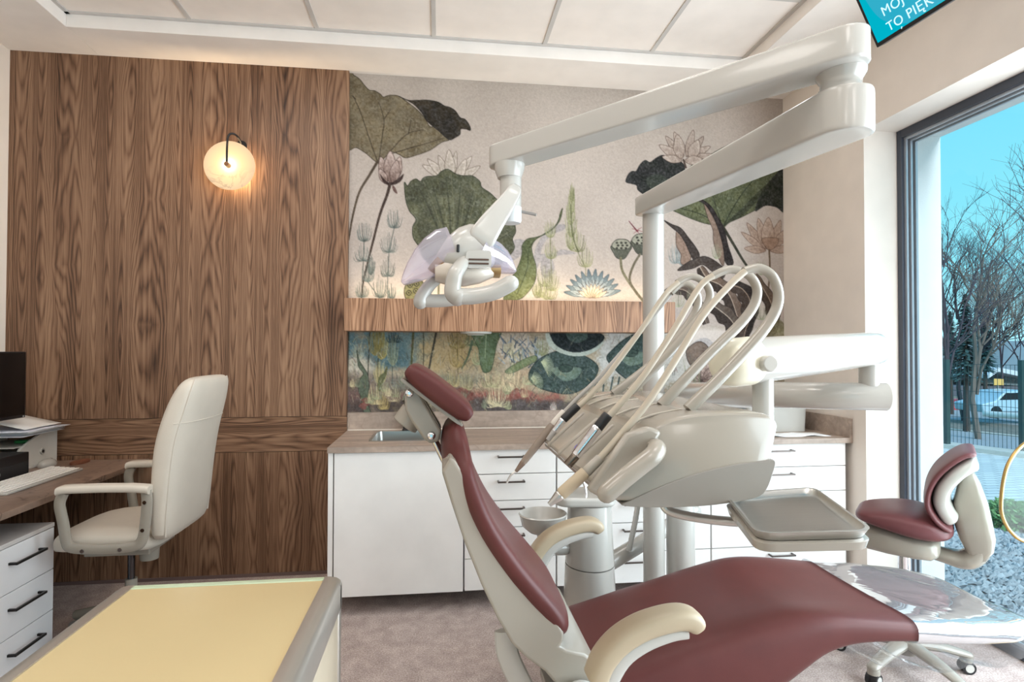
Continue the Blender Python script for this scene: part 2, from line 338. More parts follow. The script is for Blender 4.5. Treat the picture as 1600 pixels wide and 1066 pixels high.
# ================================================================ the botanical wallpaper, painted into the sheet's own colours
def make_mural():
    X0, X1, Z0, Z1 = PX, XR, .868, ZC; ST = .0046
    nx = int((X1-X0)/ST)+1; nz = int((Z1-Z0)/ST)+1; SS = 2
    Wd, Hd = nx*SS, nz*SS
    rng = np.random.default_rng(5); rnd = random.Random(11)
    kx = SS*(nx-1)/(X1-X0); kz = SS*(nz-1)/(Z1-Z0)
    def T(p):
        q = at(p[0], p[1], Y=YB); return ((q.x-X0)*kx, (Z1-q.z)*kz)
    px1 = (T((900, 400))[0]-T((800, 400))[0])/100.0          # raster cells per measured unit
    def vnoise(cell, seed=0, ax=1.0):
        r = np.random.default_rng(seed); gw = int(Wd/cell)+3; gh = int(Hd/(cell*ax))+3
        g = r.random((gh, gw)); y = np.arange(Hd)/(cell*ax); x = np.arange(Wd)/cell
        yi = y.astype(int); xi = x.astype(int); fy = (y-yi)[:, None]; fx = (x-xi)[None]
        fy = fy*fy*(3-2*fy); fx = fx*fx*(3-2*fx)
        a = g[yi][:, xi]; b = g[yi][:, xi+1]; c = g[yi+1][:, xi]; d = g[yi+1][:, xi+1]
        return (a*(1-fx)+b*fx)*(1-fy)+(c*(1-fx)+d*fx)*fy
    N1 = vnoise(90, 1); N2 = vnoise(34, 2); N3 = vnoise(12, 3); N4 = vnoise(4, 4); N5 = vnoise(2, 6)
    FB = N2*.4+N3*.35+N4*.25
    GR = N3*.3+N4*.35+N5*.35
    img = np.zeros((Hd, Wd, 3)); YY, XX = np.mgrid[0:Hd, 0:Wd].astype(np.float32)
    def col(c): return np.array(c, float)
    img[:] = col((212, 197, 187)); img += ((N1-.5)*14)[..., None]+((N5-.5)*7)[..., None]
    img[:, :, 2] += (YY/Hd*6-3)
    # the pond below the shelf
    yw = T((700, 505))[1]; soft = np.clip((YY-yw)/18, 0, 1)[..., None]
    pond = np.zeros_like(img); pond[:] = col((170, 155, 130))
    fx = (XX-T((545, 560))[0])/px1; fy = (YY-T((700, 520))[1])/px1
    def blend(dst, c, a): dst[:] = dst*(1-a[..., None])+col(c)*a[..., None]
    def blob(dst, cx, cy, rx, ry, c, a=1.0, nz=.9):
        X, Y = T((cx, cy)); d = ((XX-X)/(rx*px1))**2+((YY-Y)/(ry*px1))**2
        blend(dst, c, a*np.clip(1.25-d+(FB-.5)*2*nz, 0, 1)*(.45+.55*FB*1.6).clip(0, 1))
    for q in [(575, 545, 45, 38, (86, 116, 124)), (640, 540, 50, 40, (96, 128, 134)), (625, 600, 60, 26, (196, 182, 152)), (700, 555, 60, 38, (176, 152, 108)), (745, 545, 60, 40, (162, 138, 98)), (560, 575, 25, 18, (196, 186, 166)),
              (590, 610, 70, 26, (112, 96, 92)), (560, 630, 60, 22, (116, 88, 82)), (660, 615, 60, 20, (122, 104, 96)), (800, 540, 30, 40, (190, 176, 158)), (860, 560, 30, 40, (178, 180, 176)), (730, 600, 120, 16, (120, 122, 108)),
              (740, 622, 110, 16, (116, 74, 68)), (800, 600, 70, 22, (186, 160, 128)), (800, 622, 60, 14, (150, 86, 76)), (850, 625, 40, 14, (150, 84, 74)), (700, 636, 260, 13, (84, 74, 72)), (900, 638, 200, 14, (86, 78, 78)), (620, 560, 30, 20, (80, 110, 118)),
              (1080, 560, 70, 60, (196, 190, 182)), (1010, 560, 60, 45, (188, 186, 180)), (1120, 600, 40, 18, (120, 92, 80)), (1150, 585, 60, 40, (170, 158, 146)), (960, 560, 30, 50, (190, 190, 186)), (1000, 622, 120, 10, (110, 80, 74))]:
        blob(pond, *q)
    pond += ((GR-.5)*46)[..., None]
    img[:] = img*(1-soft)+pond*soft
    right = np.clip((XX-T((1062, 500))[0])/(30*px1), 0, 1)*np.clip((T((1100, 590))[1]-YY)/(25*px1), 0, 1)   # the pale ground runs further down beside the shelf
    pale = np.zeros_like(img); pale[:] = col((212, 201, 194)); pale += ((N1-.5)*14)[..., None]
    img[:] = img*(1-right[..., None]*soft)+pale*(right[..., None]*soft)

    def region(pts, smooth=5, closed=True):
        P = [T(p) for p in pts]
        P = np.array([q[:2] for q in cr([(a, b, 0) for a, b in P], smooth, True)]) if smooth else np.array(P)
        x0 = max(int(P[:, 0].min())-2, 0); x1 = min(int(P[:, 0].max())+3, Wd); y0 = max(int(P[:, 1].min())-2, 0); y1 = min(int(P[:, 1].max())+3, Hd)
        if x1 <= x0 or y1 <= y0: return None
        gx = XX[y0:y1, x0:x1]; gy = YY[y0:y1, x0:x1]; ins = np.zeros(gx.shape, bool)
        n = len(P)
        for i in range(n):
            ax, ay = P[i]; bx, by = P[(i+1) % n]
            if ay == by: continue
            c = (ay > gy) != (by > gy)
            ins ^= c & (gx < (bx-ax)*(gy-ay)/(by-ay)+ax)
        return (slice(y0, y1), slice(x0, x1)), ins, P
    def poly(pts, c, c2=None, tex=.3, edge=None, smooth=5, grad=None, alpha=1.0):
        r = region(pts, smooth)
        if not r: return
        sl, ins, P = r; f = FB[sl]*.6+GR[sl]*.4
        k = np.clip((f-.5)*3.2*tex+.5, 0, 1)
        if grad:
            (ax, ay), (bx, by) = T(grad[0]), T(grad[1]); L = (bx-ax)**2+(by-ay)**2
            t = ((XX[sl]-ax)*(bx-ax)+(YY[sl]-ay)*(by-ay))/L; k = np.clip(t+(f-.5)*2.2*tex, 0, 1)
        cc = col(c)*(1-k[..., None])+col(c2 if c2 else tuple(v*.7 for v in c))*k[..., None]
        cc += ((GR[sl]-.5)*105*tex+(N4[sl]-.5)*26*tex)[..., None]
        a = (ins*alpha)[..., None]; img[sl] = img[sl]*(1-a)+cc*a
        if edge: line([tuple(p) for p in P]+[tuple(P[0])], edge[1], edge[1], edge[0], raw=True)
    def line(pts, w0, w1, c, smooth=4, raw=False, alpha=1.0, tex=.12):
        P = list(pts) if raw else [T(p) for p in pts]
        if smooth and not raw and len(P) > 2: P = [q[:2] for q in cr([(a, b, 0) for a, b in P], smooth)]
        n = len(P)-1; c = col(c)
        for i in range(n):
            (ax, ay), (bx, by) = P[i], P[i+1]; ra = (w0+(w1-w0)*i/n)*px1*.5; rb = (w0+(w1-w0)*(i+1)/n)*px1*.5; m = max(ra, rb)+1.5
            x0 = max(int(min(ax, bx)-m), 0); x1 = min(int(max(ax, bx)+m)+2, Wd); y0 = max(int(min(ay, by)-m), 0); y1 = min(int(max(ay, by)+m)+2, Hd)
            if x1 <= x0 or y1 <= y0: continue
            gx = XX[y0:y1, x0:x1]; gy = YY[y0:y1, x0:x1]; L = (bx-ax)**2+(by-ay)**2+1e-9
            t = np.clip(((gx-ax)*(bx-ax)+(gy-ay)*(by-ay))/L, 0, 1)
            dd = np.hypot(gx-ax-t*(bx-ax), gy-ay-t*(by-ay)); a = np.clip(ra+(rb-ra)*t-dd+.5, 0, 1)*alpha*min(1, max(ra, rb)*1.6+.25)
            sl = (slice(y0, y1), slice(x0, x1)); a = a[..., None]
            img[sl] = img[sl]*(1-a)+(c+((GR[sl]-.5)*255*tex)[..., None])*a
    def ribbon(pts, widths, c, c2, rib=None, tex=.5, smooth=6):       # a leaf of changing width with a pale midrib
        P = cr([(a, b, 0) for a, b in pts], smooth); n = len(P); Wk = np.interp(np.linspace(0, 1, n), np.linspace(0, 1, len(widths)), widths)
        L, R = [], []
        for i in range(n):
            a = P[max(i-1, 0)]; b = P[min(i+1, n-1)]; dx, dy = b[0]-a[0], b[1]-a[1]; q = math.hypot(dx, dy)+1e-9
            wv = Wk[i]*(1+.14*math.sin(i*.9)); L.append((P[i][0]-dy/q*wv, P[i][1]+dx/q*wv)); R.append((P[i][0]+dy/q*wv*.8, P[i][1]-dx/q*wv*.8))
        mid = [(p[0], p[1]) for p in P]
        poly(L+mid[::-1], c, tuple(v*.6 for v in c), tex, smooth=0, edge=((52, 40, 36), .8)); poly(R+mid[::-1], c2, tuple(v*.6 for v in c2), tex, smooth=0, edge=((48, 36, 32), .8))
        if rib: line(mid, 1.6, .8, rib, smooth=0)
    def tuft(x, y, h, spread, c, n=16, stem=None, droop=.25, w=.9):       # a whorl of fine needles
        for k in range(n):
            a = -spread+2*spread*k/(n-1)+rnd.uniform(-.05, .05); L = h*rnd.uniform(.75, 1.05)*(1-.25*abs(a)/max(spread, .1))
            ex = x+math.sin(a)*L*.75; ey = y-math.cos(a)*L+abs(a)*droop*h*.3
            mx = x+math.sin(a)*L*.55; my = y-math.cos(a)*L*.35+abs(a)*h*.12
            v = rnd.uniform(.8, 1.25); line([(x, y), (mx, my), (ex, ey)], w, w*.55, tuple(min(255, q*v) for q in c), smooth=3, alpha=.85)
        if stem: line([(x, y), stem], 1.3, 1.3, tuple(q*.85 for q in c), alpha=.8)
    def petals(cx, cy, spec, c, c2, e=(120, 100, 92), ew=.7):
        for (a, L, wd, off) in spec:
            a = math.radians(a); dx, dy = math.sin(a), -math.cos(a); bx, by = cx+off[0], cy+off[1]; nx_, ny_ = -dy, dx
            tip = (bx+dx*L, by+dy*L)
            poly([(bx, by), (bx+dx*L*.4+nx_*wd, by+dy*L*.4+ny_*wd), (bx+dx*L*.75+nx_*wd*.7, by+dy*L*.75+ny_*wd*.7), tip, (bx+dx*L*.75-nx_*wd*.7, by+dy*L*.75-ny_*wd*.7), (bx+dx*L*.4-nx_*wd, by+dy*L*.4-ny_*wd)], c, c2, .35, (e, ew), smooth=3, grad=((bx, by), tip))
            for q in (-.4, 0, .4): line([(bx+nx_*wd*q, by+ny_*wd*q), (bx+dx*L*.85+nx_*wd*q*.4, by+dy*L*.85+ny_*wd*q*.4)], .5, .3, e, smooth=0, alpha=.35)
    # --- grey leaf silhouettes behind
    for pts in ([(835, 395), (850, 365), (868, 352), (885, 352), (880, 360), (862, 368), (848, 385), (840, 420)], [(833, 400), (865, 395), (880, 390), (900, 396), (890, 398), (872, 400), (850, 410), (835, 410)], [(800, 378), (820, 376), (832, 392), (815, 400), (800, 410), (790, 425), (780, 415)], [(845, 412), (862, 405), (866, 425), (850, 435)]):
        poly(pts, (176, 168, 170), (188, 180, 178), .3)
    # --- big leaf in the upper corner
    poly([(544, 114), (553, 118), (562, 124), (570, 134), (577, 141), (585, 142), (594, 147), (599, 152), (606, 150), (614, 149), (624, 151), (638, 161), (652, 172), (663, 184), (672, 198), (680, 198), (686, 205), (695, 214), (702, 219), (690, 223), (672, 235), (650, 243), (634, 247), (624, 242), (612, 238), (600, 248), (594, 255), (586, 252), (572, 240), (557, 231), (540, 226)], (160, 144, 112), (114, 102, 78), .85, ((66, 58, 44), .9))
    poly([(624, 151), (638, 157), (655, 157), (670, 157), (685, 160), (695, 166), (703, 168), (712, 174), (719, 184), (727, 187), (734, 197), (735, 204), (728, 202), (720, 202), (719, 210), (712, 215), (703, 219), (695, 213), (686, 205), (677, 198), (668, 190), (658, 175), (645, 162)], (84, 74, 58), (44, 40, 36), .9, ((38, 34, 30), .9))
    for pts in ([(590, 252), (580, 225), (565, 180), (552, 150)], [(592, 252), (598, 210), (600, 187), (592, 160)], [(600, 187), (610, 172)], [(604, 244), (625, 220), (640, 208), (662, 203)], [(638, 210), (643, 188)], [(614, 240), (640, 232), (665, 225), (694, 216)], [(556, 155), (550, 150)]):
        line(pts, 1.4, .9, (70, 60, 44), alpha=.9)
    line([(590, 253), (577, 275), (562, 300), (552, 335), (545, 375)], 4, 2.4, (92, 76, 60))
    # --- bud and its stalk
    line([(610, 286), (605, 305), (594, 335), (585, 370), (575, 410), (568, 440), (565, 470)], 4.5, 1.8, (76, 58, 50))
    petals(610, 286, [(-14, 42, 8, (-5, 0)), (14, 42, 8, (5, 0)), (0, 50, 10, (0, 0)), (-24, 26, 6, (-6, 2)), (10, 38, 8, (4, 2))], (146, 118, 108), (222, 198, 188), (92, 70, 64))
    poly([(594, 272), (602, 282), (610, 286), (620, 281), (631, 272), (626, 284), (612, 290), (600, 286)], (84, 62, 56), None, .4)
    poly([(613, 290), (618, 294), (621, 303), (615, 299)], (140, 104, 96), None, .3)
    # --- white lotus behind the second leaf
    petals(705, 282, [(-62, 42, 6, (-8, -4)), (-45, 44, 6, (-6, -2)), (-22, 42, 6, (-4, 0)), (10, 46, 5, (0, 0)), (35, 46, 6, (6, 0)), (58, 42, 6, (10, 0)), (-4, 50, 8, (0, 2)), (22, 40, 7, (8, 4))], (206, 192, 176), (226, 212, 200), (128, 114, 100))
    leaf2 = [(632, 286), (637, 291), (642, 284), (650, 280), (657, 284), (661, 279), (668, 276), (682, 275), (690, 268), (700, 265), (712, 272), (724, 275), (738, 275), (750, 284), (753, 293), (766, 302), (778, 313), (790, 318), (799, 330), (803, 345), (806, 362), (801, 374), (804, 388), (794, 402), (780, 414), (750, 424), (715, 426), (680, 420), (660, 400), (655, 386), (646, 372), (645, 355), (650, 343), (640, 330), (634, 312)]
    poly(leaf2, (126, 128, 98), (76, 80, 60), .95, ((52, 56, 42), 1))
    for (x, y) in ((662, 284), (683, 279), (705, 270), (728, 278), (748, 290), (768, 308), (790, 330), (800, 360)):
        line([(706, 424), ((706+x)/2+4, (424+y)/2-4), (x, y)], 2.4, .8, (128, 130, 100), alpha=.7)
        line([(704, 424), ((706+x)/2-2, (424+y)/2-2), (x-8, y+8)], 5, 1.2, (54, 58, 44), alpha=.45)
    for (x, y, r) in ((645, 300, 9), (660, 300, 10), (662, 356, 11), (690, 295, 8), (730, 300, 9), (668, 330, 8)): poly([(x-r, y), (x, y-r*1.5), (x+r, y), (x, y+r*1.8)], (66, 66, 52), None, .6, alpha=.22)
    line([(686, 440), (685, 468)], 3, 3, (120, 120, 96))
    # seed head low by the shelf
    poly([(632, 460), (634, 446), (645, 438), (660, 440), (662, 456), (656, 470), (638, 470)], (150, 146, 100), (104, 102, 70), .6, ((60, 58, 44), 1))
    for (x, y) in ((641, 446), (651, 444), (650, 455), (639, 458), (657, 463)):
        poly([(x-4, y), (x, y-4), (x+4, y), (x, y+4)], (176, 170, 120), (84, 82, 58), .3, ((44, 44, 34), 1)); poly([(x-1.5, y), (x, y-1.5), (x+1.5, y), (x, y+1.5)], (60, 60, 44), None, .2)
    # --- needle plants on the left
    g1 = (104, 116, 112)
    for (x, y, h, s, st) in ((569, 378, 34, .7, (568, 408)), (568, 408, 30, 1.15, (566, 440)), (616, 357, 32, .8, (608, 395)), (608, 395, 32, .95, (606, 432)), (606, 432, 30, 1.0, (606, 468)), (575, 441, 30, .7, (594, 467)), (594, 466, 36, .7, None), (566, 465, 26, .9, None), (612, 468, 24, .6, None), (580, 430, 30, .4, None)):
        tuft(x, y, h, s, g1, 17, st)
    # --- curling green leaf
    poly([(879, 326), (876, 342), (868, 354), (852, 366), (838, 374), (831, 386), (833, 400), (838, 418), (836, 440), (826, 456), (812, 468), (788, 470), (792, 452), (798, 436), (806, 424), (813, 408), (816, 394), (816, 384), (824, 374), (838, 371), (855, 365), (866, 356), (873, 346), (875, 335)], (136, 142, 92), (88, 98, 62), .6, ((66, 74, 50), 1), grad=((835, 440), (800, 420)))
    line([(876, 336), (866, 356), (838, 374), (826, 392), (824, 420), (808, 460)], 1.6, 1, (66, 76, 48))
    # --- horsetails
    g2 = (150, 152, 108)
    for (x, y, h, s, st) in ((893, 392, 44, .42, None), (893, 372, 44, .40, None), (892, 352, 42, .36, None), (893, 335, 42, .25, None), (894, 318, 32, .22, None), (903, 394, 36, .8, (914, 418)), (915, 418, 36, .75, (916, 450)), (861, 405, 30, .75, (862, 440)), (860, 372, 30, .6, (861, 405)), (852, 448, 34, .9, None), (862, 455, 36, .8, None), (845, 465, 30, 1.0, None), (858, 468, 30, 1.0, None), (840, 462, 24, .8, None)):
        tuft(x, y, h, s, g2, 20, st)
    line([(892, 320), (893, 350), (897, 376), (904, 394)], 1.4, 1.8, (110, 112, 78))
    # --- blue water lily
    petals(926, 462, [(a, 42-abs(a)*.06, 4.6, (a*.10, -abs(0))) for a in (-82, -66, -50, -36, -22, -8, 6, 20, 34, 48, 62, 78)], (206, 214, 214), (92, 112, 124), (84, 98, 108))
    petals(926, 464, [(a, 33, 4.2, (a*.06, 0)) for a in (-74, -58, -43, -29, -15, 0, 14, 28, 42, 57, 72)], (232, 232, 226), (150, 168, 176), (104, 116, 122))
    petals(926, 466, [(a, 22, 3, (a*.05, 0)) for a in (-60, -40, -22, -6, 10, 26, 44, 62)], (236, 218, 176), (240, 228, 206), (150, 120, 104))
    for a in range(-80, 81, 13): line([(926+math.sin(math.radians(a))*21, 464-math.cos(math.radians(a))*21), (926+math.sin(math.radians(a))*26, 464-math.cos(math.radians(a))*26)], 1.1, .8, (70, 66, 70))
    # --- seed pods
    for (x, y, sc) in ((971, 384, 1.0), (1003, 376, 1.05)):
        poly([(x-15*sc, y), (x-12*sc, y+12*sc), (x-6*sc, y+20*sc), (x+4*sc, y+21*sc), (x+11*sc, y+12*sc), (x+15*sc, y)], (124, 126, 108), (72, 76, 66), .6, ((50, 52, 46), .9))
        for q in range(-4, 5): line([(x+q*3.2*sc, y+2), (x+q*1.4*sc, y+19*sc)], .8, .6, (60, 62, 54), alpha=.7)
        poly([(x-15*sc, y), (x-9*sc, y-8*sc), (x, y-10*sc), (x+10*sc, y-8*sc), (x+15*sc, y), (x+8*sc, y+6*sc), (x-8*sc, y+6*sc)], (186, 184, 164), (156, 156, 138), .3, ((58, 58, 50), 1))
        for q in range(9):
            u, v = x+((q % 3)-1)*7*sc+(2 if q//3 == 1 else 0), y+((q//3)-1)*4.2*sc; poly([(u-2.2, v), (u, v-1.8), (u+2.2, v), (u, v+1.8)], (76, 76, 66), None, .2)
    line([(970, 404), (972, 422), (982, 440), (995, 458), (1006, 472)], 4, 4, (128, 122, 94)); line([(1000, 398), (990, 415), (984, 438), (996, 460), (1008, 472)], 3.5, 4, (112, 104, 84))
    line([(983, 346), (996, 362)], 1.2, 2.4, (120, 54, 64))
    for a in (20, 70, 130, 200, 320): line([(996, 360), (996+9*math.cos(math.radians(a)), 360+7*math.sin(math.radians(a)))], .9, .5, (150, 60, 74), smooth=0)
    # --- right: dark and green leaves
    poly([(978, 284), (982, 273), (988, 268), (994, 268), (1000, 258), (1008, 251), (1016, 254), (1026, 247), (1036, 243), (1050, 248), (1062, 252), (1070, 262), (1066, 285), (1045, 305), (1020, 308), (1008, 305), (997, 297), (995, 290), (986, 287)], (62, 66, 62), (40, 40, 42), .9, ((34, 34, 36), 1))
    poly([(1010, 280), (1028, 272), (1044, 282), (1034, 296), (1016, 294)], (86, 98, 84), None, .7, alpha=.6)
    poly([(1048, 325), (1052, 305), (1062, 282), (1078, 262), (1096, 245), (1110, 242), (1128, 232), (1160, 218), (1190, 213), (1228, 214), (1228, 325), (1212, 322), (1196, 321), (1176, 331), (1158, 340), (1140, 348), (1130, 356), (1120, 353), (1100, 349), (1080, 342), (1062, 334)], (124, 130, 92), (80, 88, 60), .9, ((56, 62, 44), 1))
    poly([(1180, 330), (1190, 300), (1210, 275), (1228, 262), (1228, 328), (1212, 324), (1196, 322)], (56, 60, 46), (38, 40, 36), .8)
    poly([(1140, 345), (1165, 320), (1190, 295), (1205, 285), (1185, 312), (1160, 338)], (66, 72, 50), None, .7, alpha=.7)
    for pts in ([(1130, 354), (1155, 310), (1190, 265), (1205, 240)], [(1130, 354), (1165, 325), (1210, 290)], [(1125, 352), (1095, 335), (1060, 325)], [(1128, 352), (1115, 310), (1105, 270)]): line(pts, 1.6, 1, (48, 56, 38))
    for k in range(26): x = 1118+rnd.uniform(-8, 26); y = 290+rnd.uniform(-20, 50); line([(x, y), (x+rnd.uniform(-6, 6), y-rnd.uniform(8, 16))], .8, .5, (150, 158, 120), smooth=0, alpha=.6)
    petals(1070, 246, [(-38, 42, 6, (-4, 0)), (-20, 42, 6, (-2, 0)), (14, 44, 6, (3, 0)), (36, 40, 6, (6, 0)), (64, 38, 6, (6, 0)), (80, 36, 5, (8, 2)), (-58, 40, 7, (-6, 2)), (-8, 40, 9, (-6, 4)), (24, 34, 9, (8, 4)), (-78, 32, 6, (-4, 6)), (84, 28, 7, (0, 6))], (190, 168, 154), (216, 198, 184), (104, 82, 72))
    line([(1068, 250), (1072, 262)], 3, 3, (84, 66, 58))
    line([(1128, 352), (1145, 380), (1163, 410), (1180, 432), (1192, 446)], 5, 3, (62, 62, 48))
    # lotus by the corner
    petals(1199, 390, [(-34, 50, 6, (-4, 0)), (-14, 50, 7, (-2, 0)), (18, 48, 7, (6, 0)), (38, 44, 7, (8, 0)), (-52, 44, 5, (-6, 0)), (2, 50, 10, (0, 0)), (-84, 34, 6, (-2, 2)), (84, 34, 6, (4, 2))], (190, 158, 138), (206, 180, 162), (122, 92, 76))
    poly([(1191, 373), (1216, 373), (1212, 386), (1203, 391), (1196, 386)], (186, 150, 128), (164, 128, 106), .4, ((112, 84, 68), .8))
    line([(1202, 391), (1203, 420), (1201, 450)], 3, 2.4, (112, 90, 68))
    # brown curling leaves
    br, bd, pk = (126, 108, 96), (78, 64, 58), (176, 148, 130)
    tuft(1065, 415, 42, .5, (150, 164, 166), 22); tuft(1056, 412, 34, .8, (150, 164, 166), 16)
    poly([(1057, 362), (1066, 370), (1076, 385), (1080, 402), (1074, 414), (1064, 412), (1064, 398), (1057, 384)], pk, (150, 120, 104), .5, ((82, 64, 56), .8))
    poly([(1038, 345), (1050, 351), (1064, 357), (1076, 372), (1088, 388), (1093, 400), (1086, 408), (1080, 400), (1072, 382), (1062, 366), (1050, 356)], (84, 72, 66), (56, 48, 46), .6, ((40, 34, 32), 1))
    poly([(1059, 423), (1072, 412), (1086, 405), (1100, 401), (1112, 405), (1124, 413), (1134, 424), (1128, 436), (1112, 424), (1098, 414), (1082, 420)], (104, 90, 82), (66, 56, 52), .7, ((44, 36, 34), 1))
    poly([(1100, 318), (1110, 332), (1120, 352), (1128, 378), (1132, 402), (1130, 416), (1122, 402), (1115, 378), (1114, 360), (1106, 340)], pk, (128, 104, 90), .6, ((70, 54, 48), .8))
    poly([(1088, 312), (1100, 314), (1112, 324), (1122, 340), (1132, 360), (1138, 385), (1146, 410), (1140, 416), (1133, 408), (1130, 384), (1122, 356), (1112, 334), (1102, 320)], (62, 52, 50), (40, 34, 34), .6, ((34, 28, 28), 1))
    ribbon([(1036, 458), (1052, 452), (1070, 454), (1084, 466), (1096, 484), (1104, 506)], [1, 7, 9, 9, 8, 5], (96, 80, 74), (140, 118, 106), (190, 168, 150))
    ribbon([(1094, 418), (1106, 436), (1126, 446), (1140, 462), (1150, 488), (1158, 520), (1160, 548)], [5, 11, 14, 14, 13, 12, 10], (82, 66, 58), (150, 122, 104), (206, 184, 164))
    ribbon([(1112, 476), (1126, 486), (1142, 500), (1154, 520), (1164, 545), (1160, 570)], [8, 14, 15, 14, 12, 8], bd, br, (206, 190, 172))
    ribbon([(1180, 430), (1192, 450), (1204, 472), (1210, 494), (1204, 516), (1190, 534), (1172, 548)], [4, 9, 11, 12, 11, 11, 9], (98, 78, 64), (140, 112, 92), (190, 166, 144))
    ribbon([(1144, 446), (1160, 452), (1172, 470), (1172, 496), (1164, 520), (1162, 546)], [8, 13, 15, 13, 10, 8], (92, 74, 64), (64, 52, 48), (180, 156, 136))
    ribbon([(1118, 560), (1126, 545), (1140, 536), (1152, 545), (1156, 566)], [4, 7, 9, 7, 4], bd, br, None)
    for (x, y, s) in ((1120, 405, .6), (1190, 430, .6), (1082, 470, .8), (1060, 480, .8), (1190, 500, .8), (1218, 520, .7), (1210, 540, .7)): tuft(x, y, 26, s, (166, 172, 140), 12)
    poly([(1175, 548), (1190, 520), (1215, 500), (1228, 515), (1228, 560)], (150, 142, 100), (110, 106, 74), .8, alpha=.7)
    # lower right blossom among stalks
    poly([(1080, 540), (1100, 528), (1116, 538), (1120, 556), (1104, 566), (1086, 560)], (190, 184, 184), (160, 156, 160), .4, alpha=.8)
    poly([(1072, 552), (1080, 540), (1094, 534), (1106, 542), (1110, 556), (1098, 570), (1080, 572)], (150, 128, 114), (92, 78, 70), .7, ((58, 48, 44), 1))
    petals(1098, 596, [(a, 32, 6, (0, 0)) for a in (-86, -60, -35, -12, 14, 38, 62, 84)], (120, 92, 82), (206, 186, 176), (76, 60, 56))
    for k in range(40): x = 1070+rnd.uniform(0, 90); y = 615+rnd.uniform(-20, 14); line([(x, y), (x+rnd.uniform(-10, 10), y-rnd.uniform(20, 46))], 1, .6, rnd.choice([(104, 112, 84), (150, 156, 120), (78, 82, 66)]), smooth=0, alpha=.8)
    poly([(1112, 622), (1130, 606), (1158, 602), (1182, 610), (1184, 640), (1112, 640)], (150, 104, 84), (112, 82, 70), .7)
    # --- pond plants
    for (x0, y0, x1, y1, w0, c) in ((646, 518, 643, 570, 3.4, (84, 84, 50)), (662, 518, 662, 580, 1.4, (66, 66, 52)), (682, 518, 668, 590, 3, (58, 56, 48)), (578, 518, 575, 590, 1.6, (52, 54, 46)), (593, 518, 590, 590, 1.6, (70, 64, 40)), (545, 518, 543, 600, 2.2, (60, 60, 46)), (614, 530, 613, 600, 1.2, (70, 84, 78)), (714, 530, 716, 590, 1.6, (96, 84, 56))):
        line([(x0, y0), (x1, y1)], w0, w0*.8, c)
    for (x, y, h, s, c, n) in ((592, 545, 40, .55, (140, 128, 70), 26), (596, 562, 44, .5, (150, 138, 78), 26), (586, 556, 44, .5, (132, 122, 72), 22), (615, 535, 24, 1.1, (44, 62, 66), 20), (614, 572, 46, .4, (128, 140, 116), 22), (594, 600, 36, .6, (176, 164, 110), 24), (588, 632, 36, .95, (196, 178, 130), 26), (716, 545, 44, .9, (120, 104, 58), 30), (716, 575, 44, .7, (150, 128, 76), 26), (708, 605, 30, .9, (170, 152, 104), 24), (730, 610, 30, .8, (160, 150, 110), 20), (778, 635, 40, 1.2, (216, 204, 162), 34), (800, 612, 40, 1.0, (206, 186, 146), 26), (768, 605, 36, 1.1, (166, 160, 120), 22), (810, 575, 34, .9, (178, 180, 140), 20), (846, 556, 30, .8, (130, 134, 92), 18), (752, 570, 34, 1.0, (128, 142, 104), 18), (740, 540, 26, 1.2, (96, 108, 72), 20), (560, 560, 26, .8, (158, 160, 138), 16), (552, 610, 40, .35, (120, 104, 86), 10), (795, 555, 30, .7, (176, 170, 136), 18), (690, 610, 26, 1.0, (180, 158, 110), 18), (905, 640, 16, .5, (196, 176, 170), 10), (865, 644, 16, .6, (200, 184, 176), 10), (600, 640, 22, 1.0, (178, 156, 96), 20)):
        tuft(x, y, h, s, c, n, None, w=1.1)
    poly([(558, 548), (561, 562), (568, 574), (574, 584), (577, 600), (576, 612), (574, 628), (580, 648), (570, 648), (564, 622), (560, 606), (563, 592), (568, 584), (560, 572)], (118, 132, 108), (70, 80, 66), .5, ((50, 56, 46), .8))
    poly([(590, 606), (592, 590), (600, 582), (606, 572), (604, 586), (598, 600), (594, 612)], (124, 126, 84), (84, 88, 60), .5)
    poly([(738, 514), (782, 514), (776, 540), (770, 570), (766, 580), (756, 582), (750, 566), (748, 546), (740, 530)], (112, 130, 92), (70, 90, 62), .7, ((52, 66, 46), .9))
    line([(738, 534), (732, 556), (722, 576)], 4, 1.5, (76, 94, 70)); line([(760, 520), (758, 560)], 1.4, 1, (150, 166, 128))
    for k in range(46):
        x, y = 785+rnd.uniform(0, 60), 575-rnd.uniform(0, 40)-abs(0); a = rnd.uniform(-.9, .9); L = rnd.uniform(8, 18)
        line([(x, y), (x+math.sin(a)*L, y-math.cos(a)*L)], 1.7, 1.0, rnd.choice([(74, 92, 112), (104, 122, 138), (60, 74, 90), (150, 162, 170)]), smooth=0)
    poly([(790, 580), (812, 565), (836, 556), (838, 564), (820, 574), (798, 584)], (136, 148, 104), (100, 116, 78), .5, ((64, 76, 54), .8))
    for (pts, g) in (([(826, 590), (834, 570), (852, 556), (880, 548), (912, 556), (934, 572), (930, 590), (914, 606), (890, 616), (860, 612), (838, 604)], (884, 576)), ([(948, 560), (956, 548), (980, 528), (1010, 520), (1016, 560), (1004, 582), (985, 594), (970, 586), (958, 574)], (986, 552))):
        poly(pts, (76, 96, 90), (46, 62, 62), .8, ((36, 48, 48), 1.2))
        poly([(g[0]-22, g[1]), (g[0], g[1]-2), (g[0]+24, g[1]), (g[0]+18, g[1]+14), (g[0], g[1]+20), (g[0]-14, g[1]+12)], (146, 166, 144), (96, 120, 108), .8, alpha=.75)
        poly([(g[0]-11, g[1]-2), (g[0], g[1]-6), (g[0]+11, g[1]-2), (g[0]+6, g[1]+5), (g[0]-6, g[1]+5)], (70, 92, 84), None, .4, ((40, 54, 50), 1))
